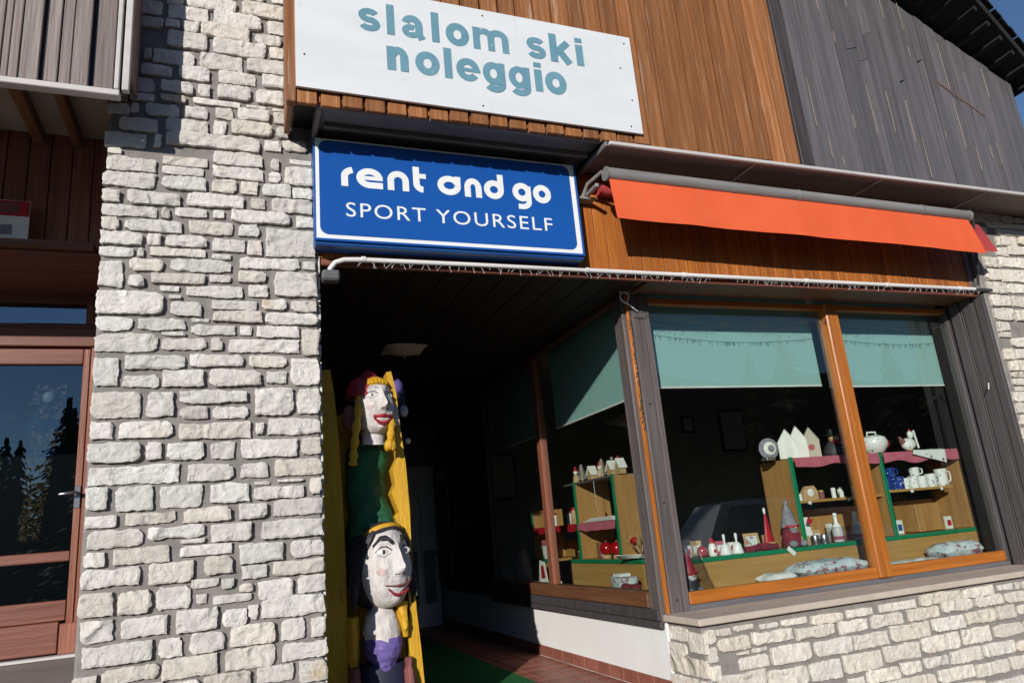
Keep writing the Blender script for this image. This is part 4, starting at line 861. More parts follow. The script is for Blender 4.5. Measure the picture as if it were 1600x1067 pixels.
def strip(at, path, wd, lift, n=14):
    """raised carved band on the face following path [(u,v)..] with half widths wd(t)"""
    V = []; F = []; N = n
    for i in range(N+1):
        t = i/N; f_ = t*(len(path)-1); a = min(int(f_), len(path)-2); q = f_-a
        u = path[a][0]*(1-q)+path[a+1][0]*q; v = path[a][1]*(1-q)+path[a+1][1]*q; w_ = wd(t)
        for s, l in ((-1, 0.0), (-0.5, 1), (0, 1.25), (0.5, 1), (1, 0.0)): V.append(at(u, v+s*w_, lift*l-0.001))
    for i in range(N):
        for s in range(4): F.append((i*5+s, (i+1)*5+s, (i+1)*5+s+1, i*5+s+1))
    return MB().add(V, F)
def eye(at, u, v, r, parent, gaze=0.0):
    c = at(u, v, -r*0.25); e = MB().ball(c, r*1.35, r*0.8, r*0.75, 14, 9).build('eye', 'white', parent, True)
    MB().ball((c.x+gaze*r, c.y-r*0.52, c.z+0.001), r*0.48, r*0.32, r*0.48, 12, 8).build('iris', 'hair_black', e, True)
YT = 0.16
# boards behind and at the sides
lp = [(0.455, 2.30), (0.545, 2.42), (0.60, 2.42), (0.622, 2.25), (0.645, 1.95), (0.665, 1.50), (0.672, 1.10), (0.668, 0.78), (0.665, 0.05), (0.50, 0.05), (0.47, 1.2)]
MB().prism(lp, 0.16, 0.30).jitter(0.008, 9, 2).build('side_board', 'yellow', tt)
rp_o = [(1.018, 2.405), (1.048, 2.25), (1.065, 2.02), (1.092, 1.75), (1.104, 1.45), (1.100, 1.25), (1.112, 1.00), (1.120, 0.80), (1.135, 0.55), (1.150, 0.30), (1.155, 0.04)]
rp_i = [(1.085, 0.04), (1.080, 0.35), (1.060, 0.52), (1.058, 0.70), (1.075, 0.78), (1.068, 0.95), (1.050, 1.16), (1.03, 1.19), (1.045, 1.30), (1.000, 1.40), (1.03, 1.43), (0.985, 1.56), (1.01, 1.62), (0.995, 1.72), (1.035, 1.80), (1.03, 2.05), (1.00, 2.25), (0.982, 2.32), (0.985, 2.40)]
MB().prism(rp_o+rp_i, 0.14, 0.26).jitter(0.006, 12, 5).build('side_board', 'yellow', tt)
MB().prism([(1.062, 2.02), (1.092, 1.75), (1.118, 1.45), (1.125, 1.0), (1.165, 0.05), (0.60, 0.05), (0.60, 2.1), (0.8, 2.2)], 0.37, 0.46).jitter(0.01, 6, 1).build('back_slab', 'yellow', tt)
MB().prism([(1.008, 2.16), (1.05, 2.16), (1.058, 2.02), (1.03, 2.02)], 0.135, 0.139).build('pink_patch', 'skin', tt)
# upper figure
h1, at1, _ = head(0.892, 0.165, 2.150, 0.132, 0.195, 0.155, rad(16), rad(-6), 3.3)
hd1 = h1.build('upper_head', 'skin', tt)
for s in (-1, 1):
    eye(at1, 0.30*s, 0.20, 0.021, hd1, 0.2)
    strip(at1, [(0.12*s, 0.37), (0.3*s, 0.45), (0.5*s, 0.34)], lambda t: 0.018, 0.004).build('eyebrow', 'grey_cloth', hd1, True)
strip(at1, [(-0.36, -0.33), (-0.15, -0.36), (0, -0.345), (0.15, -0.36), (0.36, -0.33)], lambda t: 0.035+0.035*math.sin(math.pi*t), 0.012).build('upper_lip', 'red_paint', hd1, True)
strip(at1, [(-0.34, -0.37), (-0.15, -0.52), (0, -0.55), (0.15, -0.52), (0.34, -0.37)], lambda t: 0.02+0.055*math.sin(math.pi*t), 0.016).build('lower_lip', 'red_paint', hd1, True)
strip(at1, [(-0.28, -0.41), (0, -0.445), (0.28, -0.41)], lambda t: 0.02+0.035*math.sin(math.pi*t), 0.010).build('teeth', 'white', hd1, True)
# fringe and braids
fr = MB()
for i in range(15):
    u = -0.95+1.9*i/14
    fr.tube([at1(u*0.9, 0.90, 0.0), at1(u, 0.66, 0.012), at1(u*1.03, 0.44+0.10*(1-abs(u)), 0.010)], [0.022, 0.020, 0.012], 8)
fr.build('fringe', 'yellow', hd1, True)
def braid(pts, r, seedv):
    m = MB(); p = smooth_path(pts, 8)
    m.tube(p, [r*(1+0.22*math.sin(i*1.1)) for i in range(len(p))], 10); m.jitter(0.004, 40, seedv); return m
braid([(0.790, 0.12, 2.26), (0.770, 0.08, 2.10), (0.745, 0.08, 1.95), (0.730, 0.08, 1.82), (0.722, 0.08, 1.75)], [0.026][0], 1).build('braid', 'yellow', hd1, True)
braid([(0.975, 0.13, 2.26), (0.990, 0.09, 2.10), (0.986, 0.07, 1.98), (0.975, 0.06, 1.90)], 0.026, 2).build('braid', 'yellow', hd1, True)
m = MB()
for k in range(7):
    a = k*0.9; m.ball((0.972+0.022*math.cos(a), 0.045+0.018*math.sin(a), 1.865+0.004*(k % 3)), 0.022, 0.020, 0.036, 10, 8)
m.build('braid_knot', 'yellow', hd1, True)
m = MB().tube(smooth_path([(0.848, 0.20, 2.22), (0.855, 0.20, 2.30), (0.862, 0.20, 2.37), (0.85, 0.18, 2.425)], 5), [0.150, 0.152, 0.152, 0.150, 0.147, 0.142, 0.135, 0.126, 0.115, 0.102, 0.086, 0.070, 0.055, 0.040, 0.025, 0.006], 20, 0.9).jitter(0.008, 14, 3)
m.jitter(0.006, 30, 1).build('cap', 'red_paint', hd1, True, 18)
MB().ball((0.725, 0.19, 2.09), 0.055, 0.05, 0.09).jitter(0.01, 12, 1).build('hand', 'maroon', tt, True)
MB().tube(smooth_path([(0.895, 0.19, 2.05), (0.888, 0.19, 1.98), (0.885, 0.20, 1.90)], 5), [0.072]*5+[0.078]*5+[0.085], 16).build('neck', 'skin', tt, True)
def loft(rows, seg=36, y0=0.20):
    fine = []
    for a_, b_ in zip(rows, rows[1:]):
        for k in range(5): fine.append(tuple(p+(q-p)*k/5 for p, q in zip(a_, b_)))
    rows = fine+[rows[-1]]
    V = []; F = []
    for z, xl, xr, d in rows:
        cx, rx = (xl+xr)/2, (xr-xl)/2
        for k in range(seg):
            a = 2*math.pi*k/seg; V.append((cx+rx*math.copysign(abs(math.cos(a))**0.85, math.cos(a)), y0+d*math.sin(a), z))
    n = len(rows)
    for i in range(n-1):
        for k in range(seg): F.append((i*seg+k, i*seg+(k+1) % seg, (i+1)*seg+(k+1) % seg, (i+1)*seg+k))
    F += [tuple(range(seg)), tuple((n-1)*seg+k for k in range(seg))]
    return MB().add(V, F)
loft([(1.985, .83, .95, .06), (1.93, .76, .985, .09), (1.86, .72, 1.00, .115), (1.76, .70, .995, .12), (1.66, .695, .975, .12), (1.56, .705, .98, .115), (1.48, .72, 1.0, .13), (1.42, .715, 1.03, .15), (1.34, .70, 1.05, .165), (1.22, .70, 1.06, .16)], y0=0.31).jitter(0.016, 7, 4).jitter(0.010, 22, 3).build('green_tunic', 'green_paint', tt)
# lower figure
h2, at2, _ = head(0.915, 0.120, 1.095, 0.165, 0.262, 0.175, rad(22), rad(-4), 8.1, jaw=0.05)
hd2 = h2.build('lower_head', 'skin', tt)
for s in (-1, 1):
    eye(at2, 0.30*s, 0.20, 0.031, hd2, 0.15)
    strip(at2, [(0.10*s, 0.33), (0.22*s, 0.45), (0.40*s, 0.45), (0.58*s, 0.30)], lambda t: 0.030+0.035*math.sin(math.pi*min(1, t*1.2)), 0.014).build('eyebrow', 'hair_black', hd2, True)
strip(at2, [(-0.38, -0.33), (-0.15, -0.375), (0, -0.37), (0.18, -0.35), (0.48, -0.24)], lambda t: 0.012+0.018*math.sin(math.pi*t), 0.016).build('upper_lip', 'maroon', hd2, True)
strip(at2, [(-0.30, -0.40), (-0.12, -0.53), (0.06, -0.56), (0.26, -0.50), (0.44, -0.31)], lambda t: 0.012+0.034*math.sin(math.pi*t), 0.016).build('lower_lip', 'red_paint', hd2, True)
strip(at2, [(-0.30, -0.385), (0.02, -0.455), (0.38, -0.32)], lambda t: 0.015+0.055*math.sin(math.pi*t), 0.009).build('teeth', 'white', hd2, True)
for hd_, at_, q in ((hd1, at1, .8), (hd2, at2, 1.0)):
    for s in (-1, 1):
        strip(at_, [(0.12*s, 0.215), (0.22*s, 0.285), (0.36*s, 0.285), (0.50*s, 0.20)], lambda t: 0.013, 0.006*q).build('eyelid', 'hair_black', hd_, True)
        strip(at_, [(0.15*s, 0.17), (0.30*s, 0.115), (0.46*s, 0.16)], lambda t: 0.008, 0.004*q).build('lower_lid', 'grey_cloth', hd_, True)
        strip(at_, [(0.14*s, -0.10), (0.27*s, -0.22), (0.40*s, -0.36)], lambda t: 0.007, 0.001*q).build('cheek_fold', 'grey_cloth', hd_, True)
        strip(at_, [(0.05*s, -0.175), (0.12*s, -0.18)], lambda t: 0.018, 0.002*q).build('nostril_shade', 'hair_black', hd_, True)  # shade of the nostrils laid on as black strips
    strip(at_, [(-0.52, -0.10), (-0.42, -0.13), (-0.30, -0.10)], lambda t: 0.03+0.05*math.sin(math.pi*t), 0.0015).build('cheek_blush', 'pink_paint', hd_, True)
    strip(at_, [(0.30, -0.10), (0.42, -0.13), (0.52, -0.10)], lambda t: 0.03+0.05*math.sin(math.pi*t), 0.0015).build('cheek_blush', 'pink_paint', hd_, True)
hr = MB()
for i in range(30):
    u = -1.02+2.04*i/29; L_ = 0.95 if abs(u) > 0.62 else 0.62
    if abs(u) > 0.62:
        s = 1 if u > 0 else -1
        a = at2(u*0.8, 0.86, 0.004); b_ = at2(u, 0.45, 0.012)
        e = Vector((0.905+s*(0.13+0.05*(abs(u)-0.62)/0.4)+(0.035 if s > 0 else -0.035), 0.13+R(-.03, .05), 0.86+R(-.05, .05)))
        hr.tube(smooth_path([a, b_, (b_+e)/2+Vector((s*0.02, 0, 0)), e], 5), [0.022]*13+[0.016, 0.012, 0.006], 7)
    else:
        hr.tube([at2(u*0.75, 0.90, 0.0), at2(u, 0.72, 0.010), at2(u*1.05, 0.60+0.05*math.cos(u*5), 0.006)], [0.024, 0.020, 0.010], 7)
hr.build('hair', 'hair_black', hd2, True)
MB().ball((0.885, 0.215, 1.09), 0.215, 0.12, 0.285, 24, 16).jitter(0.012, 12, 4).build('back_hair', 'hair_black', hd2, True)
m = MB(); pts = [at2(u, 0.80-0.28*u*u, 0.018) for u in [-0.95+1.9*i/16 for i in range(17)]]
m.tube(pts, 0.024, 10, 0.8).build('cap_brim', 'yellow', hd2, True)
MB().tube(smooth_path([(0.905, 0.16, 0.95), (0.90, 0.17, 0.86), (0.895, 0.19, 0.76)], 5), [0.075]*4+[0.068]*4+[0.075, 0.085, 0.10], 18).jitter(0.006, 20, 9).build('neck', 'skin', hd2, True)
loft([(0.84, .84, .95, .09), (0.78, .79, 1.00, .12), (0.70, .775, 1.015, .145), (0.62, .785, 1.015, .155)], y0=0.19).jitter(0.006, 14, 3).jitter(0.008, 30, 2).build('chest', 'skin', tt, True, 16)
loft([(0.655, .775, 1.022, .150), (0.60, .775, 1.02, .166), (0.54, .79, 1.00, .155), (0.49, .82, .965, .13), (0.45, .85, .93, .11)], y0=0.19).jitter(0.006, 14, 6).jitter(0.008, 30, 2).build('bodice', 'purple', tt, True, 16)
loft([(0.50, .74, 1.05, .12), (0.40, .735, 1.06, .135), (0.2, .73, 1.07, .15), (0.031, .72, 1.08, .16)], y0=0.20).build('skirt', 'navy', tt, True)
loft([(0.86, .99, 1.055, .07), (0.80, .985, 1.06, .085), (0.70, 1.0, 1.06, .085), (0.645, 1.02, 1.055, .06)], y0=0.16).jitter(0.008, 18, 2).jitter(0.008, 30, 2).build('sleeve', 'yellow', tt, True, 16)
loft([(0.80, .66, .745, .09), (0.7, .655, .75, .10), (0.55, .66, .745, .10), (0.50, .665, .74, .08)], y0=0.2).jitter(0.008, 18, 7).jitter(0.008, 30, 2).build('sleeve', 'yellow', tt, True, 16)
loft([(0.52, 1.03, 1.07, .07), (0.40, 1.00, 1.085, .10), (0.2, .985, 1.09, .11), (0.031, .98, 1.09, .12)], y0=0.15).jitter(0.008, 15, 2).jitter(0.008, 30, 2).build('skirt_panel', 'maroon', tt, True, 16)
loft([(0.50, .67, .74, .10), (0.3, .665, .745, .11), (0.031, .66, .75, .12)], y0=0.15).jitter(0.008, 15, 5).jitter(0.008, 30, 2).build('skirt_panel', 'maroon', tt, True, 16)
jb = thing('jester_figure', 'small dark purple and white figure behind the totem, right of its red cap', 'figure', (1.10, 0.55, 0.03))
MB().tube(smooth_path([(1.135, 0.55, 0.03), (1.13, 0.55, 1.0), (1.125, 0.55, 2.0), (1.12, 0.55, 2.15)], 3), 0.02, 8).build('pole', 'black', jb, True)
MB().ball((1.12, 0.55, 2.30), 0.085, 0.085, 0.12).build('hat', 'navy', jb, True)
MB().ball((1.115, 0.53, 2.37), 0.072, 0.08, 0.075).build('hat_top', 'purple', jb, True)
MB().ball((1.175, 0.50, 2.185), 0.034, 0.034, 0.045).build('face', 'skin', jb, True)
MB().ball((1.19, 0.48, 1.955), 0.022).build('bell', 'white', jb, True)

# ================================================================ display furniture
dk = thing('display_cabinet', 'wood display cabinet with green edging behind the large shop window', 'cabinet', (5.0, 0.6, 0.45))
YF = 0.40
MB().box(3.42, 7.2, YF, YF+0.02, 0.45, 0.862).build('front_panel', 'shelf_h', dk)
MB().cbox(3.42, 7.2, YF-0.006, YF+0.022, 0.864, 0.900, 0.003).build('green_edge', 'green', dk)
MB().box(3.42, 7.2, YF+0.023, YF+0.75, 0.872, 0.897).build('top_board', 'shelf', dk)
for x in (4.63, 5.69):
    MB().box(x-0.012, x+0.012, YF+0.012, YF+0.40, 0.901, 1.655).build('divider', 'shelf', dk)
    MB().cbox(x-0.022, x+0.022, YF-0.004, YF+0.011, 0.9005, 1.668, 0.003).build('green_edge', 'green', dk)
MB().box(6.72, 6.744, YF+0.012, YF+0.40, 0.901, 1.655).build('divider', 'shelf', dk)
MB().box(4.65, 6.74, YF+0.39, YF+0.40, 0.901, 1.20).build('back_board', 'shelf', dk)
MB().box(4.643, 5.677, YF+0.05, YF+0.38, 1.262, 1.285).build('shelf', 'shelf_h', dk)
MB().box(5.703, 6.60, YF+0.05, YF+0.38, 1.290, 1.312).build('shelf', 'shelf_h', dk)
MB().box(4.653, 6.716, YF+0.013, YF+0.39, 1.632, 1.655).build('top_shelf', 'shelf_h', dk)
m = MB().box(5.80, 6.35, YF+0.395, YF+0.405, 0.95, 1.26); m.build('dark_insert', 'darkgrey', dk)
MB().cbox(6.10, 6.42, YF+0.10, YF+0.35, 0.905, 1.16, 0.004).build('carton', 'shelf', dk)
# rose runner cloth over top shelf
def runner(label, x0, x1, drop, seed):
    n = 24; m = MB(); V = []
    for i in range(n+1):
        x = x0+(x1-x0)*i/n; dz = drop*(1+0.35*noise.noise((x*4, seed, 0)))
        for yy, z in ((YF+0.36, 1.661), (YF+0.05, 1.662), (YF-0.008, 1.660), (YF-0.016-0.012*noise.noise((x*9, seed, 2)), 1.660-dz*0.5), (YF-0.014-0.016*noise.noise((x*9, seed, 4)), 1.660-dz)): V.append((x, yy, z))
    m.add(V, [(i*5+k, (i+1)*5+k, (i+1)*5+k+1, i*5+k+1) for i in range(n) for k in range(4)])
    tag(m.build('shelf_cloth', 'pink', None, True), label, 'cloth', 'rose cloths on the display shelves')
runner('rose cloth draped over the top shelf under the white wooden houses', 4.66, 5.66, 0.085, 2)
runner('rose cloth draped over the top shelf above the mugs', 5.72, 6.74, 0.095, 7)
# side cabinet
sc_ = thing('side_cabinet', 'wood shelf unit with green edging seen through the side window', 'cabinet', (3.5, 1.9, 0.45))
XF = 3.30
MB().box(XF, XF+0.02, 0.93, 2.44, 0.45, 0.872).build('front_panel', 'shelf_hy', sc_)
MB().cbox(XF-0.006, XF+0.022, 0.93, 2.44, 0.874, 0.912, 0.003).build('green_edge', 'green', sc_)
MB().box(XF+0.023, XF+0.42, 0.93, 2.44, 0.884, 0.909).build('top_board', 'shelf', sc_)
MB().box(XF, XF+0.02, 2.95, 3.74, 0.45, 0.872).build('front_panel', 'shelf_hy', sc_)
MB().cbox(XF-0.006, XF+0.022, 2.95, 3.74, 0.874, 0.912, 0.003).build('green_edge', 'green', sc_)
MB().box(XF+0.023, XF+0.42, 2.95, 3.74, 0.884, 0.909).build('top_board', 'shelf', sc_)
for yy, zt in ((1.30, 1.685), (2.15, 1.685), (3.40, 1.475)):
    MB().box(XF+0.012, XF+0.40, yy-0.012, yy+0.012, 0.913, zt-0.012).build('divider', 'shelf', sc_)
    MB().cbox(XF-0.004, XF+0.011, yy-0.020, yy+0.020, 0.9125, zt, 0.003).build('green_edge', 'green', sc_)
MB().box(XF+0.013, XF+0.40, 1.313, 2.50, 1.662, 1.682).build('top_shelf', 'grey_wood', sc_)
MB().box(XF+0.02, XF+0.38, 1.313, 2.137, 1.240, 1.262).build('shelf', 'shelf_hy', sc_)
MB().box(XF+0.02, XF+0.38, 2.163, 3.385, 1.24, 1.262).build('shelf', 'shelf_hy', sc_)
MB().box(XF+0.39, XF+0.40, 1.31, 3.5, 0.913, 1.10).build('back_board', 'shelf', sc_)
m = MB(); n = 20; V = []
for i in range(n+1):
    yy = 1.325+(2.13-1.325)*i/n; dz = 0.075*(1+0.4*noise.noise((yy*5, 3, 0)))
    for x, z in ((XF+0.35, 1.266), (XF+0.03, 1.267), (XF-0.004, 1.264), (XF-0.014-0.01*noise.noise((yy*9, 1, 1)), 1.264-dz)): V.append((x, yy, z))
m.add(V, [(i*4+k, (i+1)*4+k, (i+1)*4+k+1, i*4+k+1) for i in range(n) for k in range(3)])
tag(m.build('shelf_cloth', 'pink', None, True), 'rose cloth over the middle shelf of the side cabinet', 'cloth', 'rose cloths on the display shelves')
m = MB(); V = []
for i in range(n+1):
    yy = 2.17+(3.36-2.17)*i/n; dz = 0.07*(1+0.3*noise.noise((yy*5, 8, 0)))
    for x, z in ((XF+0.35, 1.266), (XF+0.03, 1.267), (XF-0.004, 1.264), (XF-0.012, 1.264-dz)): V.append((x, yy, z))
m.add(V, [(i*4+k, (i+1)*4+k, (i+1)*4+k+1, i*4+k+1) for i in range(n) for k in range(3)])
tag(m.build('shelf_cloth', 'red', None, True), 'red cloth over the shelf behind the wood mullion of the side window', 'cloth', 'rose cloths on the display shelves')

# ================================================================ goods
def bell(label, x, y, z, s=1.0):
    t = thing('hand_bell', label, 'bell', (x, y, z), 'white hand bells')
    MB().lathe((x, y, z), [(0.050*s, 0), (0.052*s, 0.006*s), (0.046*s, 0.02*s), (0.040*s, 0.05*s), (0.034*s, 0.075*s), (0.018*s, 0.09*s), (0.008*s, 0.095*s)], 20).build('bowl', 'white', t, True)
    MB().lathe((x, y, z+0.094*s), [(0.008*s, 0), (0.009*s, 0.02*s), (0.013*s, 0.05*s), (0.012*s, 0.066*s), (0.004*s, 0.074*s)], 12).build('handle', 'white', t, True)
bell('white ceramic hand bell on the ledge, nearer the corner post', 3.84, 0.47, 0.90)
bell('white ceramic hand bell on the ledge, nearer the picture frames', 3.97, 0.48, 0.90)
t = thing('santa_mug', 'red and white santa jug on the ledge left of the bells', 'mug', (3.735, 0.5, 0.9))
MB().lathe((3.735, 0.50, 0.90), [(0.030, 0), (0.036, 0.02), (0.034, 0.07), (0.022, 0.10), (0.020, 0.105)], 16).build('body', 'white', t, True)
MB().lathe((3.735, 0.50, 1.003), [(0.026, 0), (0.022, 0.02), (0.006, 0.045)], 14).build('hat', 'red', t, True)
MB().ball((3.735, 0.466, 0.94), 0.014, 0.006, 0.016).build('badge', 'red', t, True)
def baublex(label, x, y, z, r, g): 
    t = thing('red_bauble', label, 'bauble', (x, y, z-r), g)
    MB().ball((x, y, z), r, seg=24, rings=16).build('globe', 'redgloss', t, True); MB().lathe((x, y, z+r*0.97), [(r*.16, 0), (r*.16, r*.14), (r*.05, r*.2)], 10).build('cap', 'silver', t, True); return t
baublex('shiny red bauble on the ledge beside the santa jug', 3.645, 0.52, 0.946, 0.045, 'red baubles')
baublex('shiny red bauble on a wooden ring in the side cabinet, nearer the back', XF+0.10, 1.76, 1.005, 0.066, 'red baubles')
baublex('shiny red bauble on a wooden ring in the side cabinet, nearer the street', XF+0.10, 1.545, 1.005, 0.066, 'red baubles')
for yy in (1.76, 1.545):
    tag(MB().lathe((XF+0.10, yy, 0.9125), [(0.042, 0), (0.045, 0.01), (0.043, 0.032), (0.03, 0.034)], 18).build('wooden_ring', 'tan', None, True), 'light wooden ring under the red bauble '+('nearer the back' if yy > 1.6 else 'nearer the street'), 'ring', 'wooden rings under baubles')
def frame(label, x, y, z, w_, h, yaw, m_in, tilt=-12):
    t = thing('picture_frame', label, 'frame', (x, y, z)); mt = Matrix.Translation((x, y, z)) @ Matrix.Rotation(rad(yaw), 4, 'Z') @ Matrix.Rotation(rad(tilt), 4, 'X'); q = w_*0.16
    f = MB(); f.cbox(-w_/2, w_/2, -0.006, 0.006, 0, q, .002).cbox(-w_/2, w_/2, -0.006, 0.006, h-q, h, .002).cbox(-w_/2, -w_/2+q, -0.0055, 0.0055, q, h-q, .002).cbox(w_/2-q, w_/2, -0.0055, 0.0055, q, h-q, .002)
    f.xform(mt).build('surround', 'tan', t); MB().box(-w_/2+q*.9, w_/2-q*.9, -0.002, 0.002, q*.9, h-q*.9).xform(mt).build('picture', m_in, t)
frame('small light wood picture frame behind the knitted band', 4.125, 0.52, 0.90, 0.085, 0.075, 10, 'paper')
frame('light wood frame with pale blue heart picture left of the red pennant', 4.235, 0.60, 0.90, 0.15, 0.15, -6, 'paleblue')
m = MB(); pts = smooth_path([(4.03, 0.455, 0.918), (4.10, 0.44, 0.925), (4.18, 0.45, 0.930), (4.27, 0.44, 0.926), (4.355, 0.45, 0.915)], 6)
m.tube(pts, 0.024, 10, 1.5).jitter(0.012, 22, 4); tag(m.build('knitted_band', 'darkred_knit', None, True), 'dark red patterned knitted band lying on the ledge', 'knitwear')
t = thing('pennant', 'red cone pennant with white tip beside the grey gnome', 'pennant', (4.37, 0.55, 0.9))
MB().lathe((4.37, 0.55, 0.90), [(0.050, 0.06), (0.048, 0.08), (0.010, 0.30), (0.004, 0.31)], 14, 1, 0.5).build('cone', 'red', t, True)
MB().ball((4.366, 0.55, 1.225), 0.012, rz=0.03).build('tip', 'white', t, True); MB().cbox(4.33, 4.41, 0.51, 0.59, 0.901, 0.96, .004).build('base', 'tan', t)
def gnome(name, label, x, y, z, s, hat, coat):
    t = thing(name, label, 'gnome', (x, y, z))
    MB().lathe((x, y, z), [(0.07*s, 0), (0.085*s, 0.03*s), (0.08*s, 0.10*s), (0.055*s, 0.17*s), (0.03*s, 0.19*s)], 18).jitter(0.008, 20, s).build('coat', coat, t, True)
    MB().lathe((x, y, z+0.17*s), [(0.075*s, 0), (0.07*s, 0.025*s), (0.05*s, 0.09*s), (0.03*s, 0.16*s), (0.012*s, 0.20*s)], 18).jitter(0.006, 24, 2).build('hat', hat, t, True)
    MB().tube([(x-0.072*s, y-0.03*s, z+0.178*s), (x, y-0.082*s, z+0.172*s), (x+0.072*s, y-0.03*s, z+0.178*s)], 0.012*s, 8).build('hat_brim', 'red', t, True)
    MB().lathe((x, y-0.05*s, z+0.06*s), [(0.004, 0), (0.035*s, 0.05*s), (0.045*s, 0.10*s), (0.02*s, 0.115*s)], 14, 1, 0.6).jitter(0.006, 30, 3).build('beard', 'grey_cloth' if hat != 'red' else 'white', t, True)
    MB().ball((x, y-0.075*s, z+0.165*s), 0.016*s).build('nose', 'tan', t, True)
    MB().ball((x, y, z+0.375*s), 0.022*s).build('pompom', 'grey_cloth', t, True)
    for q in (-1, 1): MB().ball((x+q*0.055*s, y-0.075*s, z+0.03*s), 0.035*s, 0.045*s, 0.03*s).build('boot', 'grey_cloth', t, True)
gnome('gnome_doll', 'grey felt gnome doll with red trim seated by the cabinet side', 4.545, 0.47, 0.90, 1.0, 'grey_cloth', 'darkred_knit')
tag(MB().cbox(4.60, 4.69, 0.405, 0.45, 0.902, 0.985, .004).build('wooden_box', 'tan'), 'small pale wooden box at the foot of the grey gnome', 'box')
m = MB().cbox(-0.02, 0.02, -0.002, 0.002, -0.045, 0.045, .001); m.xform(Matrix.Translation((4.45, 0.388, 0.875)) @ Matrix.Rotation(rad(-48), 4, 'Y')); tag(m.build('price_tag', 'paper'), 'white price tag hanging over the green edge below the gnome', 'tag')
m = MB().cbox(-0.07, 0.07, -0.004, 0.004, 0, 0.18, .002); m.xform(Matrix.Translation((4.80, 0.56, 0.90)) @ Matrix.Rotation(rad(-10), 4, 'X')); t = thing('snowman_card', 'white card with red hat print on the lower shelf', 'card', (4.80, 0.56, 0.90))
m.v = [(a, b_, c_+0.06) for a, b_, c_ in m.v]; m.build('card', 'white', t); MB().prism([(4.765, 1.09), (4.82, 1.075), (4.845, 1.115), (4.79, 1.13)], 0.50, 0.504).build('print', 'red', t)
MB().cbox(4.75, 4.85, 0.50, 0.62, 0.901, 0.955, .004).build('stand', 'tan', t)
def tin(label, x, y, z, r, h, m_='silver', g='tins on the lower shelf'):
    t = thing('tin', label, 'tin', (x, y, z), g); MB().lathe((x, y, z), [(r, 0), (r*1.03, 0.003), (r*1.03, h-.003), (r, h)], 18).build('can', m_, t, True); MB().lathe((x, y, z+h), [(r*.9, 0), (r*.9, .006), (r*.3, .008)], 18).build('lid', 'silver', t, True)
tin('small silver tin on the lower shelf beside the green divider', 4.785, 0.45, 0.90, 0.036, 0.075)
tin('small silver tin on the lower shelf nearer the bottles', 4.885, 0.45, 0.90, 0.036, 0.075)
def bottle(label, x, y, z, s):
    t = thing('wrapped_bottle', label, 'bottle', (x, y, z), 'bottles on the lower shelf')
    MB().lathe((x, y, z), [(0.042*s, 0), (0.045*s, 0.01), (0.045*s, 0.10*s), (0.035*s, 0.135*s), (0.016*s, 0.16*s), (0.016*s, 0.22*s), (0.019*s, 0.225*s), (0.015*s, 0.24*s)], 18).build('glass_body', 'white', t, True)
    MB().cbox(x-0.075*s, x+0.075*s, y-0.055, y+0.055, z+0.001, z+0.125*s, .004).build('clear_box', 'bag_film', t)
    MB().lathe((x, y, z+0.02), [(0.0465*s, 0), (0.0465*s, 0.03)], 18).build('band', 'pink', t, True)
bottle('white bottle in a clear box on the lower shelf, left one', 5.10, 0.50, 0.90, 1.05)
bottle('white bottle in a clear box on the lower shelf, half behind the mullion', 5.33, 0.50, 0.90, 1.05)
t = thing('mantel_clock', 'small light wood clock on the middle shelf', 'clock', (4.90, 0.55, 1.285)); MB().prism([(4.82, 1.286), (4.99, 1.286), (4.99, 1.36), (4.955, 1.41), (4.87, 1.41), (4.82, 1.36)], 0.53, 0.57).build('case', 'tan', t)
m = MB().lathe((0, 0, 0), [(0.036, 0), (0.036, .004), (0.03, .006)], 18); m.xform(Matrix.Translation((4.905, 0.53, 1.35)) @ Matrix.Rotation(rad(90), 4, 'X')); m.build('dial', 'white', t, True)
for i, (x, hh, nm) in enumerate(((4.72, 0.075, 'first'), (4.775, 0.06, 'second'), (5.17, 0.09, 'third'), (5.26, 0.055, 'fourth'), (5.42, 0.095, 'fifth'))):
    t = thing('candle', 'cream candle on the middle shelf, %s from the green divider' % nm, 'candle', (x, 0.53, 1.285), 'candles on the middle shelf')
    MB().lathe((x, 0.53, 1.285), [(0.020, 0), (0.021, 0.004), (0.021, hh), (0.014, hh+.003)], 14).build('wax', 'white_wood', t, True); MB().tube([(x, 0.53, 1.285+hh), (x, 0.53, 1.297+hh)], 0.002, 5).build('wick', 'black', t)
def house(label, x, y, z, w_, h, yaw, m_='white_wood', mark=False):
    t = thing('wooden_house', label, 'ornament', (x, y, z), 'white wooden houses on the top shelf'); mt = Matrix.Translation((x, y, z)) @ Matrix.Rotation(rad(yaw), 4, 'Z')
    MB().prism([(-w_/2, 0), (w_/2, 0), (w_/2, h*.55), (0, h), (-w_/2, h*.55)], -0.06, 0.06).xform(mt).build('body', m_, t)
    for q in (-1, 1):
        r_ = MB().prism([(0, h+.010), (q*w_*.53, h*.55+.004), (q*w_*.53, h*.55-.006), (0, h)], -0.066, 0.066); r_.v = [(a, b_, c_+.002) for a, b_, c_ in r_.v]; r_.xform(mt).build('roof_slope', m_, t)
    if mark: MB().prism([(-.018, h*.25), (.018, h*.25), (.03, h*.40), (0, h*.46), (-.03, h*.40)], -.064, -.061).xform(mt).build('star', 'red', t)
house('white wooden house on the top shelf, leftmost of three', 4.72, 0.52, 1.664, 0.155, 0.255, -36)
house('white wooden house on the top shelf, middle and tallest of three', 4.885, 0.56, 1.664, 0.155, 0.285, -36)
house('white wooden house on the top shelf with a brown star, rightmost of three', 5.035, 0.56, 1.664, 0.15, 0.27, -36, 'cream', True)
t = thing('hat_ornament', 'round pale lilac felt hat standing on the cabinet corner', 'ornament', (4.51, 0.52, 1.66)); 
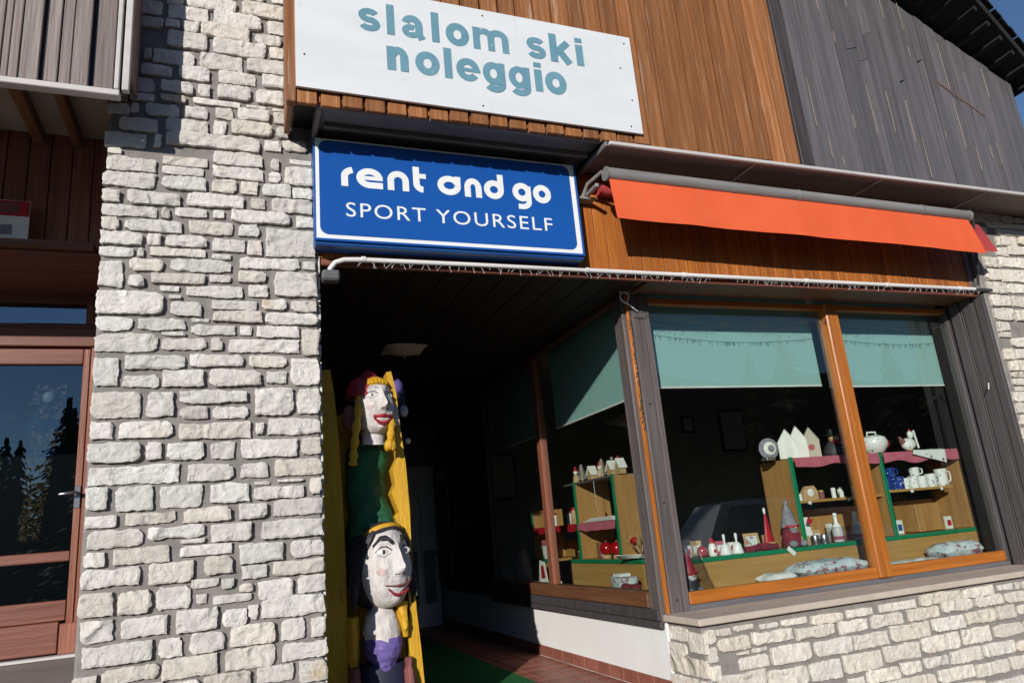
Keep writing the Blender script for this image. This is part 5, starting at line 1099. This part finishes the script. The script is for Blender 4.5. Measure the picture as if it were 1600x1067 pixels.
for r_, a, mm in ((0.095, 0, 'grey_cloth'), (0.060, 0.016, 'white_wood'), (0.03, 0.032, 'grey_cloth')):
    m = MB().lathe((0, 0, 0), [(r_, 0), (r_, .008), (r_*.7, .02)], 24); m.xform(Matrix.Translation((4.51, 0.52-a, 1.765)) @ Matrix.Rotation(rad(-12), 4, 'Z') @ Matrix.Rotation(rad(90), 4, 'X')); m.build('disc', mm, t, True)
MB().cbox(4.46, 4.56, 0.50, 0.58, 1.66, 1.69, .004).build('foot', 'silver', t)
t = thing('straw_doll', 'dark doll with patterned scarf and hat beside the mullion on the top shelf', 'doll', (5.31, 0.55, 1.664))
MB().lathe((5.31, 0.55, 1.664), [(0.10, 0), (0.11, 0.03), (0.09, 0.10), (0.05, 0.14)], 18).jitter(.01, 14, 2).build('body', 'darkgrey', t, True)
MB().ball((5.31, 0.54, 1.835), 0.05).build('head', 'tan', t, True); MB().lathe((5.31, 0.55, 1.86), [(0.09, 0), (0.085, .012), (0.05, .02), (0.045, .06), (0.01, .07)], 18).build('hat', 'black', t, True); MB().tube([(5.26, 0.51, 1.80), (5.31, 0.485, 1.785), (5.36, 0.51, 1.80)], .016, 8).build('scarf', 'red', t, True)
t = thing('bell_vase', 'big white patterned cowbell on the top shelf right of the mullion', 'vase', (5.80, 0.55, 1.664))
MB().lathe((5.80, 0.55, 1.664), [(0.065, 0), (0.085, 0.012), (0.125, 0.07), (0.132, 0.11), (0.115, 0.155), (0.075, 0.175), (0.03, 0.18)], 26).build('body', 'pattern', t, True)
MB().tube([(5.745, 0.55, 1.842), (5.745, 0.55, 1.875), (5.855, 0.55, 1.875), (5.855, 0.55, 1.842)], .009, 8).build('loop', 'white', t, True)
t = thing('cream_jug', 'small white jug beside the mullion on the top shelf', 'jug', (5.60, 0.55, 1.664)); MB().lathe((5.60, 0.55, 1.664), [(0.035, 0), (0.045, .02), (0.045, .05), (0.03, .08), (0.034, .09)], 16).build('body', 'white', t, True); MB().tube(smooth_path([(5.645, .55, 1.745), (5.69, .55, 1.76), (5.69, .55, 1.71), (5.645, .55, 1.69)], 4), .007, 7).build('handle', 'white', t, True)
baublex('dull red bauble behind the white cowbell on the top shelf', 5.97, 0.58, 1.765, 0.055, 'red baubles')
t = thing('hen_figure', 'speckled ceramic hen on the top shelf', 'figure', (6.27, 0.56, 1.664))
MB().ball((6.27, 0.56, 1.745), 0.085, 0.055, 0.06).build('body', 'pattern', t, True); MB().ball((6.31, 0.55, 1.835), 0.032, 0.028, 0.04).build('head', 'pattern', t, True); MB().tube([(6.20, .56, 1.76), (6.165, .56, 1.82)], [.035, .01], 8).build('tail', 'maroon', t, True); MB().ball((6.31, .55, 1.878), .012, .008, .018).build('comb', 'red', t, True); MB().lathe((6.27, .56, 1.664), [(.04, 0), (.03, .03)], 12).build('base', 'tan', t, True)
m = MB().cbox(-.012, .012, -.004, .004, 0, .18, .002); m.xform(Matrix.Translation((6.40, .56, 1.70)) @ Matrix.Rotation(rad(-8), 4, 'Y')); tag(m.build('paper_flag', 'paper'), 'narrow white paper flag standing beside the ceramic hen', 'flag')
m = MB(); V = []; n = 10
for j in range(n+1):
    for i in range(n+1):
        u, v = i/n, j/n; x = 6.10+0.42*u-.04*v; z = 1.668-(0.10*max(0, v-.45)/.55*(.4+u)); yy = YF+0.22-0.26*min(v/.5, 1)-.01*max(0, v-.5)
        V.append((x, yy+.006*noise.noise((u*6, v*6, 1)), z+.010*abs(noise.noise((u*5, v*4, 2)))))
m.add(V, [(j*(n+1)+i, j*(n+1)+i+1, (j+1)*(n+1)+i+1, (j+1)*(n+1)+i) for j in range(n) for i in range(n)]); tag(m.build('napkin', 'pattern', None, True), 'white patterned napkin draped over the rose cloth above the mugs', 'napkin')
def mug(label, x, y, z, r, h, m_):
    t = thing('mug', label, 'mug', (x, y, z), 'mugs on the shelf')
    MB().lathe((x, y, z), [(r*.88, 0), (r*.9, .004), (r*.92, h*.5), (r, h), (r*.93, h), (r*.86, h*.5), (r*.8, .012)], 22).build('cup', m_, t, True)
    MB().tube(smooth_path([(x+r*.92, y-.01, z+h*.8), (x+r*1.6, y-.02, z+h*.78), (x+r*1.55, y-.02, z+h*.3), (x+r*.9, y-.01, z+h*.2)], 5), .007, 8).build('handle', m_, t, True)
mug('small blue mug with white dots, upper of the two stacked blue mugs', 5.90, 0.52, 1.436, 0.046, 0.085, 'bluepat')
mug('dark blue mug with white dots at the left end of the mug row', 5.965, 0.51, 1.3125, 0.058, 0.12, 'bluepat')
mug('blue mug with white dots behind, beside the green divider', 5.86, 0.54, 1.3125, 0.05, 0.12, 'bluepat')
for i, (x, r_, h, s) in enumerate(((6.06, .045, .10, 'first'), (6.165, .05, .115, 'second'), (6.275, .05, .11, 'third'), (6.40, .054, .125, 'fourth'))): mug('white mug with dark motif, %s of the shorter white mugs from the left' % s, x, 0.51, 1.3125, r_, h, 'pattern')
mug('white mug stacked on the second and third white mugs', 6.215, 0.52, 1.4285, .05, .08, 'pattern')
mug('tall white patterned beaker at the right end of the mug row', 6.55, 0.51, 1.3125, .060, .165, 'pattern')
def pillow(name, label, x0, x1, y0, y1, z, h, m_, cat, seed):
    n, k = 20, 12; m = MB(); V = []
    for sgn in (1, -1):
        for j in range(k+1):
            for i in range(n+1):
                u, v = i/n*2-1, j/k*2-1; e = max(0, (1-u**4))**.5*max(0, (1-v**4))**.5; zz = z+h*.5+sgn*(h*.5*e)+.012*e*noise.noise((u*3+seed, v*3, sgn))
                V.append((x0+(x1-x0)*(u+1)/2, y0+(y1-y0)*(v+1)/2, zz))
    o = (n+1)*(k+1); F = [(j*(n+1)+i, j*(n+1)+i+1, (j+1)*(n+1)+i+1, (j+1)*(n+1)+i) for j in range(k) for i in range(n)]; F += [tuple(q+o for q in f_) for f_ in F]
    tag(m.add(V, F).jitter(0.012, 9, seed).jitter(0.005, 30, seed).build(name, m_, None, True, 60), label, cat)
pillow('cushion', 'pale blue patterned cushion lying low in the left pane', 4.28, 5.02, 0.08, 0.37, 0.656, 0.13, 'paleblue', 'cushion', 1)
pillow('folded_towel', 'small white folded towel left of the cushion', 3.95, 4.24, 0.10, 0.30, 0.656, 0.075, 'white', 'towel', 5)
pillow('cushion', 'pale blue patterned cushion lying low in the right pane', 5.92, 6.40, 0.10, 0.37, 0.656, 0.15, 'paleblue', 'cushion', 8)
pillow('folded_cloth', 'flat pale cloth lying beside the mullion in the right pane', 5.15, 5.90, 0.09, 0.33, 0.656, 0.045, 'white', 'cloth', 11)
gnome('gnome_doll', 'dark gnome doll with red hat in a clear bag by the corner post', 3.30, 0.24, 0.656, 0.85, 'red', 'darkgrey')
t = thing('clear_bag', 'clear cellophane bag around the dark gnome by the corner post', 'bag', (3.31, .24, .656)); MB().lathe((3.31, 0.24, 0.656), [(0.16, 0), (0.17, .02), (0.14, .16), (0.09, .32), (0.07, .40)], 14, 1.1, .75).jitter(.02, 9, 1).build('film', 'bag_film', t, True)
# side window goods
for i in range(9):
    yy = 1.05+i*0.155; x = XF+0.12+R(-.03, .05); s = ('first', 'second', 'third', 'fourth', 'fifth', 'sixth', 'seventh', 'eighth', 'ninth')[i]; zz = 1.683 if yy > 1.31 else 1.683
    if yy < 1.31: yy += 0.27 + i*0.05
    if i % 3 == 0:
        t = thing('model_house', 'tiny snowy wooden chalet on the side cabinet top, %s ornament from the street' % s, 'ornament', (x, yy, zz), 'ornaments on the side cabinet')
        MB().prismx([(yy-.04, zz), (yy+.04, zz), (yy+.04, zz+.07), (yy, zz+.14), (yy-.04, zz+.07)], x-.035, x+.035).build('body', 'tan', t)
        for q in (-1, 1): MB().prismx([(yy, zz+.150), (yy+q*.055, zz+.062), (yy+q*.055, zz+.052), (yy, zz+.140)], x-.045, x+.045).build('roof_slope', 'white_wood', t)
    elif i % 3 == 1:
        t = thing('twig_tree', 'small pale twig tree on the side cabinet top, %s ornament from the street' % s, 'ornament', (x, yy, zz), 'ornaments on the side cabinet')
        MB().tube([(x, yy, zz), (x, yy, zz+.19)], [.010, .003], 7).build('stem', 'tan', t, True); m = MB()
        for k in range(7):
            l = .06*(1-k/8); h = zz+.03+k*.022
            for q in range(5): a = q*1.256+k; m.tube([(x, yy, h), (x+l*math.cos(a), yy+l*math.sin(a), h+.012)], [.004, .002], 5)
        m.build('branches', 'white_wood', t)
    else:
        t = thing('snowman_figure', 'small white figure with brown coat on the side cabinet top, %s ornament from the street' % s, 'ornament', (x, yy, zz), 'ornaments on the side cabinet')
        MB().lathe((x, yy, zz), [(.035, 0), (.038, .02), (.028, .08), (.012, .095)], 14).build('coat', 'tan', t, True); MB().ball((x, yy, zz+.115), .025).build('head', 'white', t, True); MB().lathe((x, yy, zz+.128), [(.026, 0), (.02, .02), (.006, .05)], 12).build('hat', 'red', t, True)
m = MB()
for i in range(5): q = MB().cbox(-.09, .09, -.13, .13, i*.007, i*.007+.005, .002); q.xform(Matrix.Translation((XF+.02-.012*i, 1.07-.006*i, .918)) @ Matrix.Rotation(rad(18+i*5), 4, 'Z') @ Matrix.Rotation(rad(6), 4, 'Y')); m.add(q.v, q.f)
tag(m.build('newspapers', 'paper'), 'pile of papers hanging over the green edge beside the corner post', 'papers')
t = thing('straw_bundle', 'dried flower bundle with red bow above the papers', 'bouquet', (XF+.1, 1.10, .95)); m = MB()
for i in range(26): m.tube([(XF+.10, 1.10, .955), (XF+.10+R(-.09, .06), 1.10+R(-.12, .12), 1.02+R(0, .12))], [.003, .005], 5)
m.build('stems', 'tan', t); MB().ball((XF+.04, 1.10, 1.07), .03, .05, .03).jitter(.012, 30, 1).build('bow', 'red', t, True)
t = thing('gift_basket', 'pale blue bag holding brown cones on the platform of the side window', 'basket', (3.13, .95, .656))
MB().lathe((3.14, 1.0, .656), [(.07, 0), (.085, .02), (.10, .10), (.105, .125), (.09, .12)], 18, .8, 2.0).jitter(.008, 14, 3).build('bag', 'paleblue', t, True)
for q, (yy, zz) in enumerate(((.86, .70), (.72, .70))): MB().ball((3.08, yy, zz), .045, .07, .042).jitter(.012, 60, q).build('pine_cone', 'darkred_knit', t, True)
MB().cbox(3.10, 3.20, .98, 1.12, .782, .81, .004).build('card', 'paper', t)
t = thing('postcard_bundle', 'red and white santa cards leaning behind the side window mullion', 'cards', (3.12, 2.75, .656))
MB().cbox(3.06, 3.22, 2.50, 3.10, .657, .70, .006).build('pack', 'paper', t); m = MB().prismx([(2.66, .70), (2.90, .70), (2.84, .92), (2.72, .90)], 3.12, 3.13); m.build('card', 'paper', t); MB().prismx([(2.70, .74), (2.80, .73), (2.80, .85), (2.74, .87)], 3.112, 3.118).build('print', 'red', t)
t = thing('parcel', 'pink and white boxed gift on the shaded side shelf', 'box', (XF+.08, 3.2, .913)); MB().cbox(XF+.03, XF+.13, 3.08, 3.26, .914, 1.06, .004).build('box', 'paper', t); MB().cbox(XF+.028, XF+.132, 3.078, 3.262, 1.061, 1.12, .004).build('lid', 'pink', t)
t = thing('folded_linen', 'folded white linen on the rose cloth of the side cabinet', 'linen', (XF+.15, 1.72, 1.27)); 
for i in range(3): MB().cbox(XF+.02+.01*i, XF+.28, 1.42+.02*i, 2.05-.05*i, 1.270+i*.013, 1.281+i*.013, .004).build('fold', 'white', t)
t = thing('string_ornament', 'pale beaded string hanging under the top shelf of the side cabinet', 'ornament', (XF+.02, 1.72, 1.4)); m = MB(); m.tube([(XF+.02, 1.72, 1.66), (XF+.02, 1.72, 1.50)], .002, 5); m.build('string', 'white', t); m = MB()
for k in range(7): m.ball((XF+.02+R(-.01, .01), 1.72+R(-.012, .012), 1.50-k*.026), .010, rz=.016, seg=8, rings=6)
m.build('beads', 'tan', t, True)
t = thing('grey_bag', 'dark grey fabric bag in the shaded end of the side window', 'bag', (3.13, 3.5, .656)); MB().lathe((3.15, 3.48, .656), [(.10, 0), (.13, .05), (.12, .25), (.07, .38), (.02, .40)], 16, .8, 1.4).jitter(.03, 7, 2).build('sack', 'grey_cloth', t, True)
# pendant lamps and pictures in the shop
def pendant(label, x, y, z):
    t = thing('pendant_lamp', label, 'lamp', (x, y, z), 'pendant lamps in the shop'); MB().lathe((x, y, z), [(0.04, -.05), (0.07, -.03), (0.075, 0), (0.26, 0.015), (0.25, 0.03), (0.07, .07), (0.03, .12)], 24).build('shade', 'white', t, True); MB().tube([(x, y, z+.12), (x, y, 3.3)], .006, 6).build('cord', 'black', t)
pendant('white disc pendant lamp seen in the left pane above the wooden houses', 7.09, 3.0, 2.60); pendant('white disc pendant lamp seen in the right pane below the blind', 9.10, 3.0, 2.63); pendant('dim white pendant lamp seen through the side window', 4.6, 3.2, 2.45)
for lab, x, z, w_, h in (('tall dark framed picture on the back wall of the shop', 9.35, 2.85, .62, .85), ('small framed picture high on the back wall of the shop', 8.3, 3.0, .3, .35), ('framed picture on the back wall behind the side window', 4.3, 2.2, .6, .8)):
    t = thing('wall_picture', lab, 'picture', (x, 7.19, z-h/2)); MB().cbox(x-w_/2, x+w_/2, 7.16, 7.199, z-h/2, z+h/2, .01).build('frame', 'brown_rail', t); MB().box(x-w_/2+.05, x+w_/2-.05, 7.155, 7.159, z-h/2+.05, z+h/2-.05).build('picture', 'pattern', t)
# ---------------- more small stock so that the shelves read as full
def jar(label, x, y, z, r, h, m_, lid='tan', g='small jars'):
    t = thing('jar', label, 'jar', (x, y, z), g); MB().lathe((x, y, z), [(r*.9, 0), (r, .004), (r, h*.8), (r*.8, h*.92)], 16).build('glass', m_, t, True); MB().lathe((x, y, z+h*.9), [(r*.86, 0), (r*.86, h*.16), (r*.7, h*.18)], 16).build('lid', lid, t, True)
ORD = ('first', 'second', 'third', 'fourth', 'fifth', 'sixth', 'seventh', 'eighth', 'ninth')
for i, x in enumerate((5.02, 5.09, 5.32, 5.50, 5.58)): jar('small jar on the middle shelf, %s jar from the green divider' % ORD[i], x, 0.60, 1.286, .026, R(.06, .10), ('tan', 'maroon', 'white', 'silver', 'tan')[i], ('red', 'tan', 'silver', 'tan', 'red')[i])
def gift(label, x, y, z, w_, d, h, m_, yaw=0, rib='white', g='small boxes on the shelves'):
    t = thing('gift_box', label, 'box', (x, y, z), g); mt = Matrix.Translation((x, y, z)) @ Matrix.Rotation(rad(yaw), 4, 'Z')
    MB().cbox(-w_/2, w_/2, -d/2, d/2, .0005, h, .002).xform(mt).build('carton', m_, t); MB().box(-w_*.32, w_*.32, -d/2-.0012, -d/2-.0004, h*.25, h*.7).xform(mt).build('label_print', rib, t)
for i, (x, y, w_, h, m_, rb) in enumerate(((4.96, .64, .09, .12, 'tan', 'white'), (5.20, .66, .10, .16, 'paper', 'red'), (5.44, .64, .09, .14, 'shelf', 'white'), (5.56, .58, .08, .10, 'maroon', 'tan'))): gift('small carton on the lower shelf behind the bottles, %s from the left' % ORD[i], x, y, .9, w_, .06, h, m_, R(-12, 12), rb)
for i, (x, w_, h, m_, rb) in enumerate(((5.80, .11, .20, 'tan', 'white'), (5.93, .08, .13, 'paper', 'blue_frame'), (6.47, .10, .22, 'shelf', 'darkgrey'), (6.58, .09, .12, 'paper', 'red'))): gift('carton on the lower shelf under the mugs, %s from the left' % ORD[i], x, .60, .9, w_, .07, h, m_, R(-10, 10), rb)
for i, (x, y, w_, h, m_, rb) in enumerate(((3.56, .62, .07, .10, 'paper', 'red'), (3.68, .66, .09, .13, 'tan', 'white'), (3.90, .64, .08, .11, 'pink', 'white'), (4.03, .62, .09, .09, 'white_wood', 'red'), (4.44, .66, .08, .12, 'tan', 'maroon'))): gift('small card box behind the bells on the ledge, %s from the post' % ORD[i], x, y, .9, w_, .05, h, m_, R(-20, 20), rb)
for i, (yy, m_, rb) in enumerate(((1.42, 'tan', 'red'), (1.95, 'paper', 'green'), (2.06, 'maroon', 'white'))): gift('little box on the lower side shelf, %s from the street' % ORD[i], XF+.20, yy, .913, .07, .08, R(.08, .15), m_, 90+R(-15, 15), rb)
for i, (yy, m_) in enumerate(((2.30, 'white'), (2.42, 'tan'), (2.55, 'paper'), (2.95, 'white'), (3.12, 'tan'))): jar('jar on the red-cloth side shelf, %s from the street' % ORD[i], XF+.10, yy, 1.268, .03, R(.08, .16), m_, 'red', 'jars on the side shelf')
for i, (yy, m_) in enumerate(((2.24, 'white'), (2.33, 'silver'), (3.06, 'paper'))): jar('short jar on the lower side board, %s from the street' % ORD[i], XF+.09, yy, .913, .035, R(.07, .11), m_, 'tan', 'jars on the side board')
for i, (x, z, a) in enumerate(((4.80, 1.245, 10), (5.25, 1.245, -14), (6.05, 1.272, 8), (6.44, 1.272, -6))):
    m = MB().cbox(-.018, .018, -.001, .001, -.028, .0, .0005); m.xform(Matrix.Translation((x, YF+.045, z+.03)) @ Matrix.Rotation(rad(a), 4, 'Y')); tag(m.build('price_tag', 'paper'), 'white price tag on the shelf front, %s tag from the left' % ORD[i], 'tag', 'price tags on the shelf fronts')

# ================================================================ across the street (seen only as reflections in the glass)
def conifer_mesh():
    m = MB(); rnd = random.Random(4)
    for k in range(26):
        t = k/25; z = 0.10+0.88*t; r_ = 0.25*(1-t)**0.85+0.012; n = int(30*(1-t))+8
        for q in range(n):
            a = rnd.uniform(0, 6.28); l = r_*rnd.uniform(.65, 1.1); w_ = 0.030*(1-t*.6); dz = -0.06*(1-t*.5)*rnd.uniform(.6, 1.3)
            c_, s_ = math.cos(a), math.sin(a)
            for u in range(3):
                f0, f1 = u/3, (u+1)/3; o = rnd.uniform(-.012, .012)
                m.add([(c_*l*f0-s_*w_, s_*l*f0+c_*w_, z+dz*f0+o), (c_*l*f0+s_*w_, s_*l*f0-c_*w_, z+dz*f0), (c_*l*f1+s_*w_*.4, s_*l*f1-c_*w_*.4, z+dz*f1-.012), (c_*l*f1-s_*w_*.4, s_*l*f1+c_*w_*.4, z+dz*f1+o)], [(0, 1, 2, 3)])
    return m
proto = None
spots = [(-5.7, -22, 8.0), (-3.4, -26, 9.6), (-0.5, -21, 7.4), (-6.8, -29, 9.0), (0.6, -28, 9.0), (-8.8, -27, 7.4), (-4.3, -19, 7.2), (-1.6, -25, 8.6), (-7.6, -24, 6.8), (-2.9, -22, 7.6), (-6.4, -27, 8.0), (1.0, -24, 7.0), (4, -27, 8), (8, -24, 8.5), (12, -28, 10), (16, -24, 9), (20, -27, 11), (25, -25, 10), (30, -28, 12), (36, -26, 11), (43, -29, 13), (52, -28, 13)]
ordn = ('first', 'second', 'third', 'fourth', 'fifth', 'sixth', 'seventh', 'eighth', 'ninth', 'tenth', 'eleventh', 'twelfth', 'thirteenth', 'fourteenth', 'fifteenth', 'sixteenth', 'seventeenth', 'eighteenth', 'nineteenth', 'twentieth', 'twenty-first', 'twenty-second')
for i, (x, y, h) in enumerate(spots):
    t = thing('conifer', 'dark conifer mirrored in the glass, %s along the far side of the street' % ordn[i], 'tree', (x, y, -0.46), 'conifers across the street')
    if proto is None:
        cr = conifer_mesh().build('crown', 'needle'); tr = MB().tube([(0, 0, 0), (0, 0, .95)], [.022, .003], 8).build('trunk', 'bark'); proto = (cr, tr)
        for o in proto: o.parent = t
    else:
        for o in proto: c_ = o.copy(); COL.objects.link(c_); c_.parent = t
    t.scale = (h, h, h); t.rotation_euler = (0, 0, i*1.7)
m = MB(); n, k = 40, 10; V = []
for j in range(k+1):
    for i in range(n+1):
        x = 0+160*i/n; y = -32-60*j/k; e = min(1, i/4)
        V.append((x, y, -0.5+e*(j/k)**.8*24*(1+.25*noise.noise((x*.03, y*.03, 1)))+1.5*noise.noise((x*.2, y*.2, 3))*(j > 0)))
m.add(V, [(j*(n+1)+i, j*(n+1)+i+1, (j+1)*(n+1)+i+1, (j+1)*(n+1)+i) for j in range(k) for i in range(n)])
struct(m.build('hillside', 'hill', None, True))
def car(label, x, y, yaw, paint_, L=4.3, H=1.5):
    t = thing('parked_car', label, 'car', (x, y, -0.46), 'cars parked across the street'); mt = Matrix.Translation((x, y, -0.46)) @ Matrix.Rotation(yaw, 4, 'Z')
    pr_ = [(-L/2, .35), (-L/2, .75), (-L/2+.25, .92), (-L/2+1.0, .98), (-L/2+1.7, H-.06), (-L/2+2.4, H), (L/2-.9, H-.05), (L/2-.25, 1.02), (L/2, .9), (L/2, .35)]
    def body(z0, half, inset, prof):
        V = []; F = []; n = len(prof)
        for s, f in ((-1, 1), (-.9, 1.0), (.9, 1.0), (1, 1)):
            for px, pz in prof:
                w_ = half*(1 if pz < 1.0 else 1-.22*(pz-1.0)/.5); q = .96 if abs(s) == 1 else 1
                V.append((px*q, s*w_, .35+(pz-.35)*(q if pz > .4 else 1)))
        for r_ in range(3):
            for i in range(n): F.append((r_*n+i, r_*n+(i+1) % n, (r_+1)*n+(i+1) % n, (r_+1)*n+i))
        F += [tuple(range(n)), tuple(3*n+i for i in range(n))]
        return MB().add(V, F)
    body(.35, .88, 0, pr_).xform(mt).build('body', paint_, t, True, 30)
    for s in (-1, 1):
        MB().add([(-L/2+1.18, s*.872, 1.02), (.15, s*.872, 1.02), (.15, s*.76, H-.12), (-L/2+1.72, s*.76, H-.12)], [(0, 1, 2, 3)]).xform(mt).build('side_window', 'car_dark', t)
        MB().add([(.22, s*.872, 1.02), (L/2-.55, s*.872, 1.02), (L/2-.95, s*.77, H-.14), (.22, s*.76, H-.12)], [(0, 1, 2, 3)]).xform(mt).build('side_window', 'car_dark', t)
        for wx in (-L/2+.8, L/2-.8):
            m = MB().lathe((0, 0, 0), [(.20, -.1), (.31, -.1), (.32, -.06), (.32, .06), (.31, .1), (.20, .1)], 24); m.xform(mt @ Matrix.Translation((wx, s*.80, .32)) @ Matrix.Rotation(rad(90), 4, 'X')); wl = m.build('wheel', 'rubber', t, True)
            m = MB().lathe((0, 0, 0), [(.19, -.105), (.16, -.107), (.16, .107), (.19, .105)], 18); m.xform(mt @ Matrix.Translation((wx, s*.80, .32)) @ Matrix.Rotation(rad(90), 4, 'X')); m.build('rim', 'silver', wl, True)
        MB().ball((-L/2+.12, s*.62, .74), .10, .16, .07).xform(mt).build('headlight', 'white', t, True); MB().ball((L/2-.06, s*.68, .84), .06, .12, .08).xform(mt).build('tail_light', 'red', t, True)
car('dark car with paint lightened for its highlights, mirrored low in the left pane of the shop window', 9.7, -8.0, 0.05, 'car_lightened', 4.6, 1.95)
car('second car farther back, mirrored behind the dark car', 14.2, -11.0, 0.02, 'car_lightened', 4.6, 1.65)

for o in bpy.data.objects:
    if '_o' in o: del o['_o']
